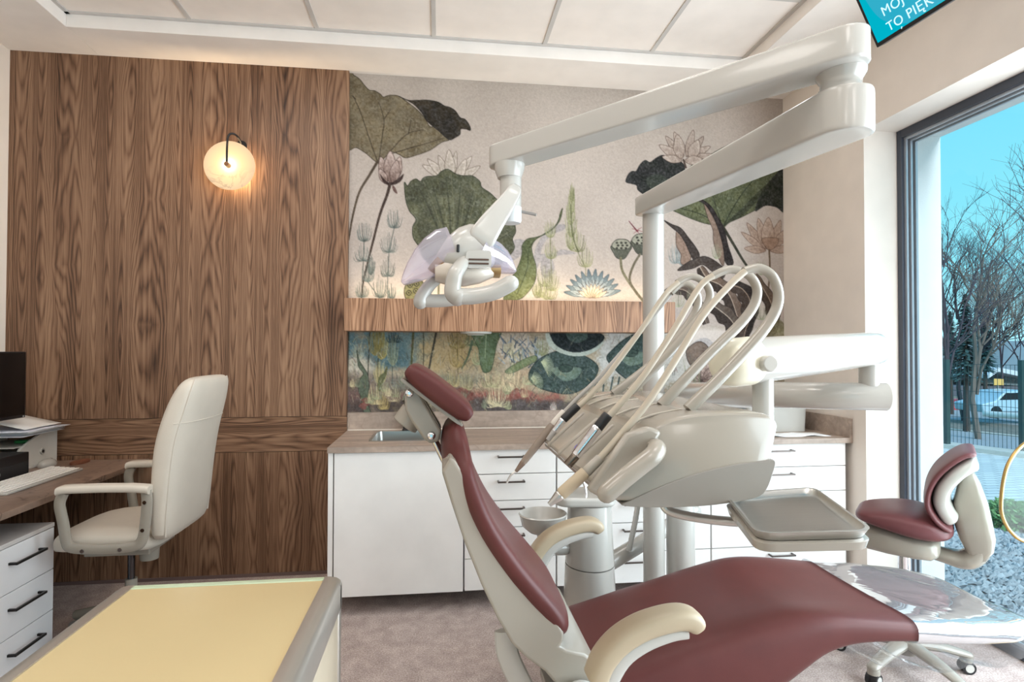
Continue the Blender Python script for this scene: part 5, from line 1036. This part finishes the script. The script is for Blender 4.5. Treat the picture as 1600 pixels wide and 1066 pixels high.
# ================================================================ dentist's stool by the window
ds = thing('dental_stool', 'plum dentist stool with curved white-shelled backrest, by the window', 'stool', (2.0, 2.25, 0))
TH = math.radians(44); SE = Vector((math.cos(TH), -math.sin(TH), 0)); SN = Vector((math.sin(TH), math.cos(TH), 0)); SP0 = Vector((2.0, 2.25, 0))
def sp(a, b):                                        # measured point in the stool's own side plane: (along, height)
    v = _F+_R2*((a-800)/FOC)-_U2*((b-533)/FOC); p = EYE+v*((SP0-EYE).dot(SN)/v.dot(SN)); return ((p-SP0).dot(SE), p.z)
SM_ = Matrix((tuple(SE), tuple(SN), (0, 0, 1))).transposed().to_4x4(); SM_.translation = SP0
def sb(q, name, m, par=None, **k): return q.xform(SM_).build(name, m, par or ds, **k)
zz = lambda px: sp(px, 800)[0]
rings = []
for px_, zt, zb, w_ in ((1339, 793, 797, .08), (1342, 790, 801, .12), (1352, 788, 806, .155), (1372, 787, 812, .18), (1400, 786, 822, .195), (1430, 790, 831, .20), (1455, 798, 836, .19), (1475, 807, 837, .165), (1487, 815, 834, .12), (1491, 821, 830, .07)):
    a, b = sp(px_, zt), sp(px_, zb); rings.append(sring((a[0], 0, (a[1]+b[1])/2), w_, (a[1]-b[1])/2, 36, .62, (0, 1, 0), (0, 0, 1)))
sb(MB().loft(rings), 'seat', maroon2, sharp=80, sub=1)
rings = []
for px_, zt, zb, w_ in ((1352, 812, 846, .08), (1358, 812, 852, .11), (1390, 816, 858, .14), (1430, 828, 865, .145), (1455, 834, 868, .14), (1466, 836, 865, .11), (1470, 838, 858, .07)):
    a, b = sp(px_, zt), sp(px_, zb); rings.append(sring((a[0], 0, (a[1]+b[1])/2), w_, (a[1]-b[1])/2, 32, .6, (0, 1, 0), (0, 0, 1)))
sb(MB().loft(rings), 'seat_pan', cream, sharp=70)
P = cr([(sp(a, b)[0], 0, sp(a, b)[1]) for a, b in [(1448, 860), (1478, 868), (1505, 874), (1523, 868), (1533, 850), (1533, 825)]], 6)
sb(MB().tube(P, [.026+.014*min(1, k/14) for k in range(len(P))], 18, flat=(1, 1.5)), 'back_bracket', cream, sharp=70)
outer = cr([(sp(a, b)[0], 0, sp(a, b)[1]) for a, b in [(1524, 704), (1506, 705), (1484, 717), (1464, 735), (1452, 757), (1451, 778), (1462, 798), (1476, 812), (1488, 819)]], 5)
def bent(pts, w, th, name, m, off, wtop):
    rings = []; n = len(pts)
    for i, p in enumerate(pts):
        a, b = pts[max(i-1, 0)], pts[min(i+1, n-1)]; T = Vector((b[0]-a[0], 0, b[2]-a[2])).normalized(); N = Vector((-T.z, 0, T.x))
        e = min(1, math.sqrt(max(.04, 1-((3-i)/3)**2)) if i < 3 else (math.sqrt(max(.04, 1-((3-(n-1-i))/3)**2)) if n-1-i < 3 else 1))
        rings.append(sring(Vector((p[0], 0, p[2]))+N*off, (wtop+(w-wtop)*math.sin(PI*i/(n-1)))*(.8+.2*e), th*e, 32, .6, (0, 1, 0), N))
    return sb(MB().loft(rings), name, m, sharp=80)
bent(outer, .20, .0145, 'backrest', maroon2, 0, .15)
shl = cr([(sp(a, b)[0], 0, sp(a, b)[1]) for a, b in [(1522, 716), (1506, 720), (1486, 733), (1470, 752), (1466, 772), (1474, 792), (1486, 806)]], 5)
bent([(x+.010, y, z-.004) for x, y, z in shl], .185, .032, 'back_shell', whitep, 0, .14)
rings = []
for cx_, cy_, hw_, w_ in ((1512, 738, 8, .05), (1514, 755, 14, .07), (1516, 785, 21, .08), (1520, 815, 23, .08), (1526, 838, 22, .075), (1530, 858, 17, .06), (1528, 872, 10, .05)):
    p = sp(cx_, cy_); rings.append(sring((p[0], 0, p[1]), w_, hw_*.0027, 28, .5, (0, 1, 0), (1, 0, .1)))
sb(MB().loft(rings), 'back_post', cream, sharp=70)
sxc = zz(1412)
sb(MB().cyl((sxc, 0, .28), (sxc, 0, .53), .024), 'gas_lift', chrome); sb(MB().lathe([(.045, 0), (.045, .05), (.035, .09), (.03, .22)], (sxc, 0, .075)), 'hub', cream)
for k in range(5):
    a = math.radians(175+72*k); dx, dy = math.cos(a), math.sin(a)
    lg = sb(MB().tube([(sxc+dx*.04, dy*.04, .115), (sxc+dx*.15, dy*.15, .10), (sxc+dx*.25, dy*.25, .075)], [.03, .026, .02], 14, flat=(.7, 1.2), round_ends=True), 'leg', cream)
    x, y = sxc+dx*.245, dy*.245; ca = MB(); rm = MB()
    for q in (-1, 1):
        ca.cyl((x-dy*.006*q, y+dx*.006*q, .026), (x-dy*.022*q, y+dx*.022*q, .026), .026); rm.cyl((x-dy*.022*q, y+dx*.022*q, .026), (x-dy*.0235*q, y+dx*.0235*q, .026), .017)
    cw = sb(ca, 'caster', black_p, lg); sb(rm, 'caster_rim', whitep, cw); sb(MB().lathe([(.024, .0), (.024, .02), (.012, .028)], (x, y, .048)), 'caster_housing', cream, cw)

# ================================================================ ceiling-hung screen
TVX, TVY, TVZ = 1.60, 1.928, 2.484
tv = thing('television', 'teal display with white lettering hung tilted under the ceiling', 'screen', (TVX, 1.55, 2.7))
W_, H_ = .94, .54
Y2 = at(1490, 0, X=TVX-.0).y
ub = (at(1490, 0, Z=TVZ)-Vector((TVX, TVY, TVZ))); ub.z = 0; ub = ub.normalized()      # along the bottom edge, towards the camera
nin = Vector((ub.y, -ub.x, 0)); nin = nin if nin.x < 0 else -nin
tl_ = math.radians(28); upv = (Vector((0, 0, 1))*math.cos(tl_)+nin*math.sin(tl_)).normalized(); nf = ub.cross(upv); nf = nf if nf.dot(nin) > 0 else -nf
O_ = Vector((TVX, TVY, TVZ))
def slab(u0, u1, v0, v1, n0, n1):
    return MB().box(u0, u1, v0, v1, n0, n1).xform(Matrix((tuple(ub), tuple(upv), tuple(nf))).transposed().to_4x4()).xform(Matrix.Translation(O_))
slab(0, W_, 0, H_, -.045, 0).build('housing', black_p, tv, bevel=.003)
scm = bpy.data.materials.new('lit_screen'); scm.use_nodes = True; t = NT(scm.node_tree); t.n.clear()
gx_, gy_, gz_ = t.xyz(t.coord('Generated'))
e = t('ShaderNodeEmission', t.mix(t.ramp(t.noise(t.coord(), 2.2, 1), [(.45, (0, 0, 0, 1)), (.6, (1, 1, 1, 1))]), lin((0, 158, 178)), lin((0, 178, 190))), 1.0); out = t.n.new('ShaderNodeOutputMaterial'); t.l.new(e, out.inputs[0])
sc_ = slab(.012, W_-.012, .014, H_-.012, 0, .0006).build('screen', scm, tv)
wv = [(.055, H_-.014), (.035, .30), (.032, .20), (.05, .10), (.09, .045), (.14, .016), (W_-.014, .016), (W_-.014, H_-.014)]
pv = MB(); pts = [O_+ub*a+upv*b+nf*.0010 for a, b in [(q[0], q[1]) for q in cr([(x, y, 0) for x, y in wv[:6]], 5)]+wv[6:]]
pv.loft([[tuple(p) for p in pts], [tuple(p+nf*.0002) for p in pts]]).build('screen_swirl', emis('screen_deep_teal', (0, 150, 176), 1.0), sc_, flat=True)
def letters(txt, u, v, size, par):
    c = bpy.data.curves.new('t', 'FONT'); c.body = txt; c.size = size; c.extrude = .0003; c.space_character = 1.06
    o = bpy.data.objects.new('t', c); C.objects.link(o); bpy.context.view_layer.update()
    me = bpy.data.meshes.new_from_object(o.evaluated_get(bpy.context.evaluated_depsgraph_get())); bpy.data.objects.remove(o)
    M = Matrix((tuple(ub), tuple(upv), tuple(nf))).transposed().to_4x4(); M.translation = O_+ub*u+upv*v+nf*.0018
    me.transform(Matrix.Translation(-origin(par)) @ M); me.materials.clear(); me.materials.append(MATS['screen_text'])
    ob = bpy.data.objects.new('lettering', me); C.objects.link(ob); ob.parent = par
MATS['screen_text'] = emis('screen_lettering', (196, 238, 250), 1.0)
TVTXT = (('MOJ', .071, .082, .046), ('TO', .067, .027, .045), ('PIĘK', .1475, .027, .046), ('´', .106, -.0125, .046))
for q in TVTXT: letters(*q, sc_)
bk_ = slab(.40, .54, .18, .36, -.10, -.045).build('mount_plate', black_p, tv, bevel=.004)
mp = O_+ub*.47+upv*.27-nf*.09; MB().cyl(tuple(mp), (mp.x, mp.y, ZC+.02), .022).build('ceiling_rod', black_m, tv)
MB().cyl((mp.x, mp.y, ZT-.001), (mp.x, mp.y, ZC), .05).build('ceiling_plate', black_m, tv)

# ================================================================ gold hoop stand at the picture's right edge
gh = thing('hoop_screen', 'clear panel in a rounded gold metal hoop by the window', 'screen', (2.16, 1.86, 0))
P = cr([tuple(at(a, b, Y=1.86)) for a, b in [(1640, 676), (1600, 694), (1578, 720), (1568, 750), (1564, 790), (1568, 812), (1580, 832), (1600, 846), (1640, 852), (1690, 840), (1712, 800), (1712, 740), (1690, 690)]], 6, True)
MB().tube([tuple(p) for p in P]+[tuple(P[0])], .0062, 12, cap=False).build('hoop', mat('brushed_gold', (176, 146, 92), .3, .9), gh)
q = [(a[0], a[2]) for a in P]; MB().prism(q, 1.8585, 1.8615).build('panel', clear('clear_acrylic', (.93, .97, .95), .4), gh)
b_ = at(1640, 852, Y=1.86); MB().cyl((b_.x, 1.86, .02), (b_.x, 1.86, b_.z), .010).build('post', MATS['brushed_gold'], gh); MB().lathe([(.13, 0), (.13, .012), (.02, .022)], (b_.x, 1.86, 0)).build('foot', MATS['brushed_gold'], gh)

# ================================================================ outside the window
GZ = -.08
pave = mat('grey_pavers', (206, 210, 208), .9, var=(30, .06)); t = NT(pave.node_tree); b = t.n[pave['b']]
bk2 = t.n.new('ShaderNodeTexBrick'); t.l.new(t.scale(t.coord(), (1, 1, 1)), bk2.inputs[0]); bk2.inputs['Color1'].default_value = lin((212, 216, 214)); bk2.inputs['Color2'].default_value = lin((196, 202, 202)); bk2.inputs['Mortar'].default_value = lin((150, 156, 156)); bk2.inputs['Scale'].default_value = 2.4; bk2.inputs['Mortar Size'].default_value = .02
t.l.new(bk2.outputs[0], b.inputs['Base Color'])
soil = mat('winter_soil', (120, 116, 108), .95, var=(7, .3)); road_m = mat('asphalt', (150, 156, 162), .9, var=(12, .08)); kerb_m = mat('concrete_kerb', (196, 194, 186), .9, var=(14, .06))
def strip(name, p, q, w0, w1, z0, z1, m):             # a band of ground along a line p-q
    p, q = Vector(p), Vector(q); T = (q-p).normalized(); N = Vector((T.y, -T.x))
    if N.y > 0: N = -N
    V = [p+N*w0, q+N*w0, q+N*w1, p+N*w1]
    return struct(MB().loft([[(v.x, v.y, z0) for v in V], [(v.x, v.y, z1) for v in V]]).build(name, m))
GF = -1.2
f0, f1 = at(1478, 696, Z=GZ), at(1600, 711, Z=GZ); fd = Vector((f1.x-f0.x, f1.y-f0.y)).normalized()
a_, b_ = Vector((f0.x, f0.y))-fd*9, Vector((f0.x, f0.y))+fd*12
strip('paving', a_, b_, .35, 9, GZ-.04, GZ, pave)
strip('kerb', a_, b_, .0, .35, GZ-.04, GZ+.06, kerb_m)
fn = Vector((fd.y, -fd.x)); fn = fn if fn.y > 0 else -fn            # away from the building
_V = []; _Fc = []
for off, z in ((-7.5, GZ-.03), (0, GZ-.03), (7, GF), (90, GF)):
    for s_ in (-60, 60): v = Vector((f0.x, f0.y))+fd*s_+fn*off; _V.append((v.x, v.y, z))
for k in range(3): _Fc.append((2*k, 2*k+1, 2*k+3, 2*k+2))
struct(MB().add(_V, _Fc).build('ground', soil))
strip('road', a_, b_, -8.0, -11.5, GF-.04, GF+.01, road_m); strip('road_line', a_, b_, -11.6, -11.9, GF-.04, GF+.02, kerb_m)
strip('far_verge', a_, b_, -15.0, -22.0, GF-.04, GF+.01, road_m)
def tz(p): return GZ if (Vector((p[0], p[1]))-Vector((f0.x, f0.y))).dot(fn) < 1 else max(GF, GZ-.157*(Vector((p[0], p[1]))-Vector((f0.x, f0.y))).dot(fn))
# white kerb of the gravel bed next to the building, grey chippings beyond it
struct(MB().prism([(2.83, GZ-.1), (3.02, GZ-.1), (3.02, GZ-.02), (2.83, GZ-.02)], -3, 7).build('pebble_bed', mat('pale_bed', (226, 226, 222), .95)))
struct(MB().prism([(3.02, GZ-.1), (3.08, GZ-.1), (3.08, GZ+.02), (3.02, GZ+.02)], -3, 7).build('kerb_strip', kerb_m))
struct(MB().prism([(3.08, GZ-.1), (5.0, GZ-.1), (5.0, GZ+.004), (3.08, GZ+.004)], -3, 7).build('gravel_bed', mat('dark_bed', (110, 116, 120), .95)))
def stones(name, n, x0, x1, y0, y1, z, r0, r1, cols, label, cat):
    rr = random.Random(9); q = MB()
    ico = [(0, 0, 1)]+[(math.cos(a)*.9, math.sin(a)*.9, .2*(-1)**k) for k, a in enumerate([2*PI*k/6 for k in range(6)])]+[(0, 0, -1)]
    fc = [(0, 1+k, 1+(k+1) % 6) for k in range(6)]+[(7, 1+(k+1) % 6, 1+k) for k in range(6)]
    for _ in range(n):
        x, y = rr.uniform(x0, x1), rr.uniform(y0, y1); r = rr.uniform(r0, r1); a = rr.uniform(0, 6.3); ca, sa = math.cos(a), math.sin(a); h = rr.uniform(.45, .8)
        q.add([(x+r*(u*ca-v*sa)*rr.uniform(.8, 1.2), y+r*(u*sa+v*ca)*.75, z+r*h*w_+r*.3) for u, v, w_ in ico], fc)
    m = mat(name+'_stone', cols, .85, var=(16, .32)); o = q.build(name, m, flat=True); o['kind'] = 'stuff'; return tag(o, label, cat)
stones('gravel', 9000, 3.09, 4.9, 2.0, 5.6, GZ, .018, .036, (150, 160, 166), 'grey chippings in the bed outside the window', 'gravel')
stones('pebbles', 700, 2.84, 3.01, 1.6, 4.2, GZ-.02, .016, .03, (236, 236, 232), 'white pebbles in the narrow bed against the facade', 'pebbles')
# shrub
def shrub(name, label, c, r, h, n, cols, seed):
    rr = random.Random(seed); q = MB(); root = thing(name, label, 'shrub', c); bs = MB()
    for k in range(14):
        a = rr.uniform(0, 6.3); e = rr.uniform(.3, 1); bs.tube([c, (c[0]+math.cos(a)*r*e*.4, c[1]+math.sin(a)*r*e*.4, c[2]+h*.45), (c[0]+math.cos(a)*r*e*.85, c[1]+math.sin(a)*r*e*.85, c[2]+h*rr.uniform(.6, .95))], [.008, .005, .003], 5)
    bs.build('stems', mat(name+'_bark', (96, 84, 70), .9), root)
    for _ in range(n):
        a = rr.uniform(0, 6.3); e = math.sqrt(rr.random()); z = rr.uniform(.1, 1); rad = r*e*math.sqrt(max(.1, 1-(z-.4)**2*1.6))
        x, y, zz = c[0]+math.cos(a)*rad, c[1]+math.sin(a)*rad, c[2]+z*h; d1 = Vector((rr.gauss(0, 1), rr.gauss(0, 1), rr.gauss(.5, 1))).normalized()*rr.uniform(.03, .055); d2 = d1.orthogonal().normalized()*.007
        p = Vector((x, y, zz)); q.add([p-d2, p+d1*.5-d2*1.4, p+d1, p+d1*.5+d2*1.4, p+d2], [(0, 1, 2, 3, 4)])
    q.build('foliage', mat(name+'_leaf', cols, .7, var=(9, .25)), root, flat=True)
c = at(1594, 826, Z=GZ); shrub('juniper_shrub', 'low green juniper in the gravel bed outside the window', (c.x, c.y, GZ), .26, .19, 2200, (104, 150, 92), 2)
c = at(1490, 672, Z=GZ); 
# wire fence with posts
def fence():
    r = thing('wire_fence', 'dark green wire mesh fence along the far kerb', 'fence', (f0.x, f0.y, 0)); A = Vector((f0.x, f0.y))-fd*2; wm = mat('green_wire', (52, 78, 78), .5, .3)
    q = MB(); H0 = 1.25; L = 7.0
    for k in range(int(L/.05)): p = A+fd*(k*.05); q.box(p.x-.0022, p.x+.0022, p.y-.0022, p.y+.0022, GZ, GZ+H0)
    for k in range(7):
        z = GZ+.05+k*.2; p, e = A, A+fd*L; q.tube([(p.x, p.y, z), (e.x, e.y, z)], .003, 4)
    q.build('mesh_panel', wm, r, flat=True)
    for px_ in (1480, 1598):
        g = at(px_, 700 if px_ < 1500 else 711, Z=GZ); B(g.x-.03, g.x+.03, g.y-.03, g.y+.03, GZ, GZ+1.32).build('post', wm, r)
    e = A+fd*L; B(e.x-.03, e.x+.03, e.y-.03, e.y+.03, GZ, GZ+1.32).build('post', wm, r)
fence()
t0, t1 = at(1535, 646, Y=9.3), at(1600, 649, Y=8.6); tp = MB(); n = 24
tpm = mat('red_white_tape', (230, 230, 228), .6); t = NT(tpm.node_tree); b = t.n[tpm['b']]; x_, y_, z_ = t.xyz(t.coord())
t.l.new(t.ramp(t.math('FRACT', t.math('MULTIPLY', x_, 1.9)), [(0, lin((214, 40, 52))), (.5, lin((238, 236, 234)))], 'CONSTANT'), b.inputs['Base Color'])
for i in range(n+1): p = t0.lerp(t1+(t1-t0)*.6, i/n); tp.v += [(p.x, p.y, p.z-.055-.02*math.sin(PI*i/n)), (p.x, p.y, p.z+.055-.02*math.sin(PI*i/n))]
tp.f = [(2*i, 2*i+2, 2*i+3, 2*i+1) for i in range(n)]
tag(tp.build('barrier_tape', tpm, solid=.004), 'red and white barrier tape strung beyond the wire fence', 'tape')
# house, cars, sign far behind
hs = thing('house', 'grey-walled house with snow-pale roof beyond the trees', 'house', (30, 24, 0)); c = at(1572, 618, Y=24)
B(c.x-1.2, c.x+4, 26.5, 32, GF, c.z+.25).build('wall', mat('house_wall', (96, 96, 104), .9), hs)
e0, e1 = at(1544, 592, Y=26.1), at(1605, 590, Y=26.1); pk = at(1560, 581, Y=26.1)
MB().prism([(e0.x, e0.z), (pk.x, pk.z), (e1.x+2.5, e1.z-.5), (e1.x+2.5, e1.z-.2), (pk.x, pk.z+.22), (e0.x, e0.z+.2)], 26.1, 32).build('roof', mat('pale_roof', (206, 214, 222), .8), hs)
def car(name, label, px_, py_, Y, s, colr):
    c = at(px_, py_, Y=Y); r = thing(name, label, 'car', (c.x, Y, GF)); 
    body = [(-1.9, .3), (-1.95, .7), (-1.2, .85), (-.7, 1.3), (.7, 1.35), (1.3, .9), (1.95, .75), (1.95, .3)]
    MB().prism([(c.x+a*s, c.z-.8*s+b_*s) for a, b_ in body], Y, Y+1.6*s).build('body', mat(name+'_paint', colr, .3), r, bevel=.05)
    MB().prism([(c.x+a*s, c.z-.8*s+b_*s) for a, b_ in [(-1.0, .9), (-.65, 1.22), (.62, 1.27), (1.05, .92)]], Y-.01, Y+1.61*s).build('windows', black_p, r)
    for q in (-1.2, 1.2): MB().cyl((c.x+q*s, Y-.02, c.z-.8*s+.3*s), (c.x+q*s, Y+.2, c.z-.8*s+.3*s), .3*s).build('wheel', black_p, r)
car('parked_car', 'pale blue car parked in front of the grey house', 1590, 628, 17.5, .7, (170, 200, 216)); car('red_car', 'red car parked beyond the barrier tape', 1520, 634, 22.5, .5, (190, 60, 66))
c = at(1560, 597, Y=19); sg = thing('road_sign', 'small orange sign on a post in front of the grey house', 'sign', (c.x, 19, GZ)); B(c.x-.2, c.x+.2, 18.98, 19.0, c.z-.12, c.z+.12).build('board', mat('orange_board', (226, 178, 96), .6), sg, bevel=.004); MB().cyl((c.x, 19.03, GF), (c.x, 19.03, c.z+.1), .03).build('post', greyp, sg)
wall_ = thing('garden_wall', 'long low concrete wall beyond the road', 'wall', (24, 18, GZ)); p0, p1 = at(1440, 634, Y=25), at(1640, 634, Y=22)
MB().loft([[(p0.x, p0.y, GF), (p1.x, p1.y, GF), (p1.x+.1, p1.y+.2, GF), (p0.x+.1, p0.y+.2, GF)], [(p0.x, p0.y, -.75), (p1.x, p1.y, -.75), (p1.x+.1, p1.y+.2, -.75), (p0.x+.1, p0.y+.2, -.75)]]).build('wall_body', mat('wall_concrete', (176, 166, 150), .9), wall_)
hl = MB(); rr = random.Random(2); X = [(8+k*4, 46-k*.55) for k in range(18)]
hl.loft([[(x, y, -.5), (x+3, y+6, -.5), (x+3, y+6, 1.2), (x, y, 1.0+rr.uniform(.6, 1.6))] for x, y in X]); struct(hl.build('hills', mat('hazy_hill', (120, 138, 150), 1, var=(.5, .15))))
# trees
def bare_tree(label, base, h, seed, colr, lean=0, r0=.09, levels=5, spread=.5):
    rr = random.Random(seed); root = thing('bare_tree', label, 'tree', tuple(base), 'bare winter trees'); tr, bc = MB(), MB()
    def grow(p, d, L, r, lv):
        q = p+d*L; mid = p+d*L*.5+Vector((rr.gauss(0, .04), rr.gauss(0, .04), 0))*L
        (tr if lv == levels else bc).tube([tuple(p), tuple(mid), tuple(q)], [r, r*.85, r*.68], 6 if lv > 2 else 3, cap=False)
        if lv <= 0: return
        for k in range(3):
            a = rr.uniform(0, 6.3); s = rr.uniform(.3, spread*1.5); nd = (d+d.orthogonal().normalized()*math.cos(a)*s+d.cross(d.orthogonal().normalized())*math.sin(a)*s+Vector((0, 0, .12))).normalized()
            st_ = p+d*L*rr.uniform(.55, 1.0)
            grow(st_, nd, L*rr.uniform(.55, .8), r*.55, lv-1)
        if lv == levels or lv == levels-1: grow(q, (d+Vector((rr.gauss(0, .08), rr.gauss(0, .08), .2))).normalized(), L*.75, r*.66, lv-1)
    grow(Vector(base), Vector((lean, 0, 1)).normalized(), h*.36, r0, levels)
    m = mat('bark_%d' % seed, colr, .9); tr.build('trunk', m, root); bc.build('branches', m, root)
for i, (px_, top, Y, s, cc, lb) in enumerate([(1482, 330, 13, 11, (74, 66, 74), 'slim bare tree half hidden by the white window reveal'), (1528, 345, 15, 12, (120, 108, 100), 'pale-trunked bare tree rising in the middle of the window view'), (1506, 380, 19, 13, (48, 48, 56), 'dark bare tree behind the pale-trunked one'), (1568, 395, 24, 14, (84, 66, 74), 'bare tree standing over the road sign'), (1612, 400, 21, 15, (78, 66, 74), 'bare tree at the right edge of the window view'), (1540, 430, 33, 16, (60, 62, 68), 'small distant bare tree near the grey house')]):
    g = at(px_, 640, Y=Y); tp_ = at(px_, top, Y=Y); gz = tz(g); bare_tree(lb, (g.x, g.y, gz), (tp_.z-gz)*1.02, s, cc, rr.uniform(-.05, .05), .085 if i in (1, 2) else .055, 6)
g = at(1690, 600, Y=8.5); bare_tree('near bare tree reaching in with thin twigs from the right of the window', (g.x, g.y, GZ), 5.0, 21, (96, 92, 100), -.10, .04, 5, .62)
def evergreen(label, px_, Y, h, seed):
    rr = random.Random(seed); g = at(px_, 640, Y=Y); r = thing('conifer', label, 'tree', (g.x, g.y, tz(g)), 'conifers behind the road'); MB().cyl((g.x, g.y, tz(g)), (g.x, g.y, h), .10, .02, 8).build('trunk', mat('conifer_bark', (70, 62, 58), .9), r); q = MB()
    for _ in range(900):
        f = rr.random()**.8; a = rr.uniform(0, 6.3); rad = (1-f)*h*.20*rr.uniform(.5, 1)+.05; z = .5+f*(h-.5); p0 = Vector((g.x+math.cos(a)*rad*.2, g.y+math.sin(a)*rad*.2, z)); p1 = Vector((g.x+math.cos(a)*rad, g.y+math.sin(a)*rad, z-.25*rad)); w_ = Vector((-math.sin(a), math.cos(a), 0))*.09
        q.add([p0-w_*.4, p1-w_*.5, p1+(p1-p0)*.2, p1+w_*.5, p0+w_*.4], [(0, 1, 2, 3, 4)])
    q.build('foliage', mat('conifer_leaf_%d' % seed, (58, 92, 92), .9, var=(3, .3)), r, flat=True)
evergreen('dark conifer between the two middle bare trees', 1510, 16.5, 3.2, 31); evergreen('dark conifer just left of the grey house', 1540, 23, 3.0, 32); evergreen('dark conifer far back at the left of the window view', 1486, 21, 3.0, 33)
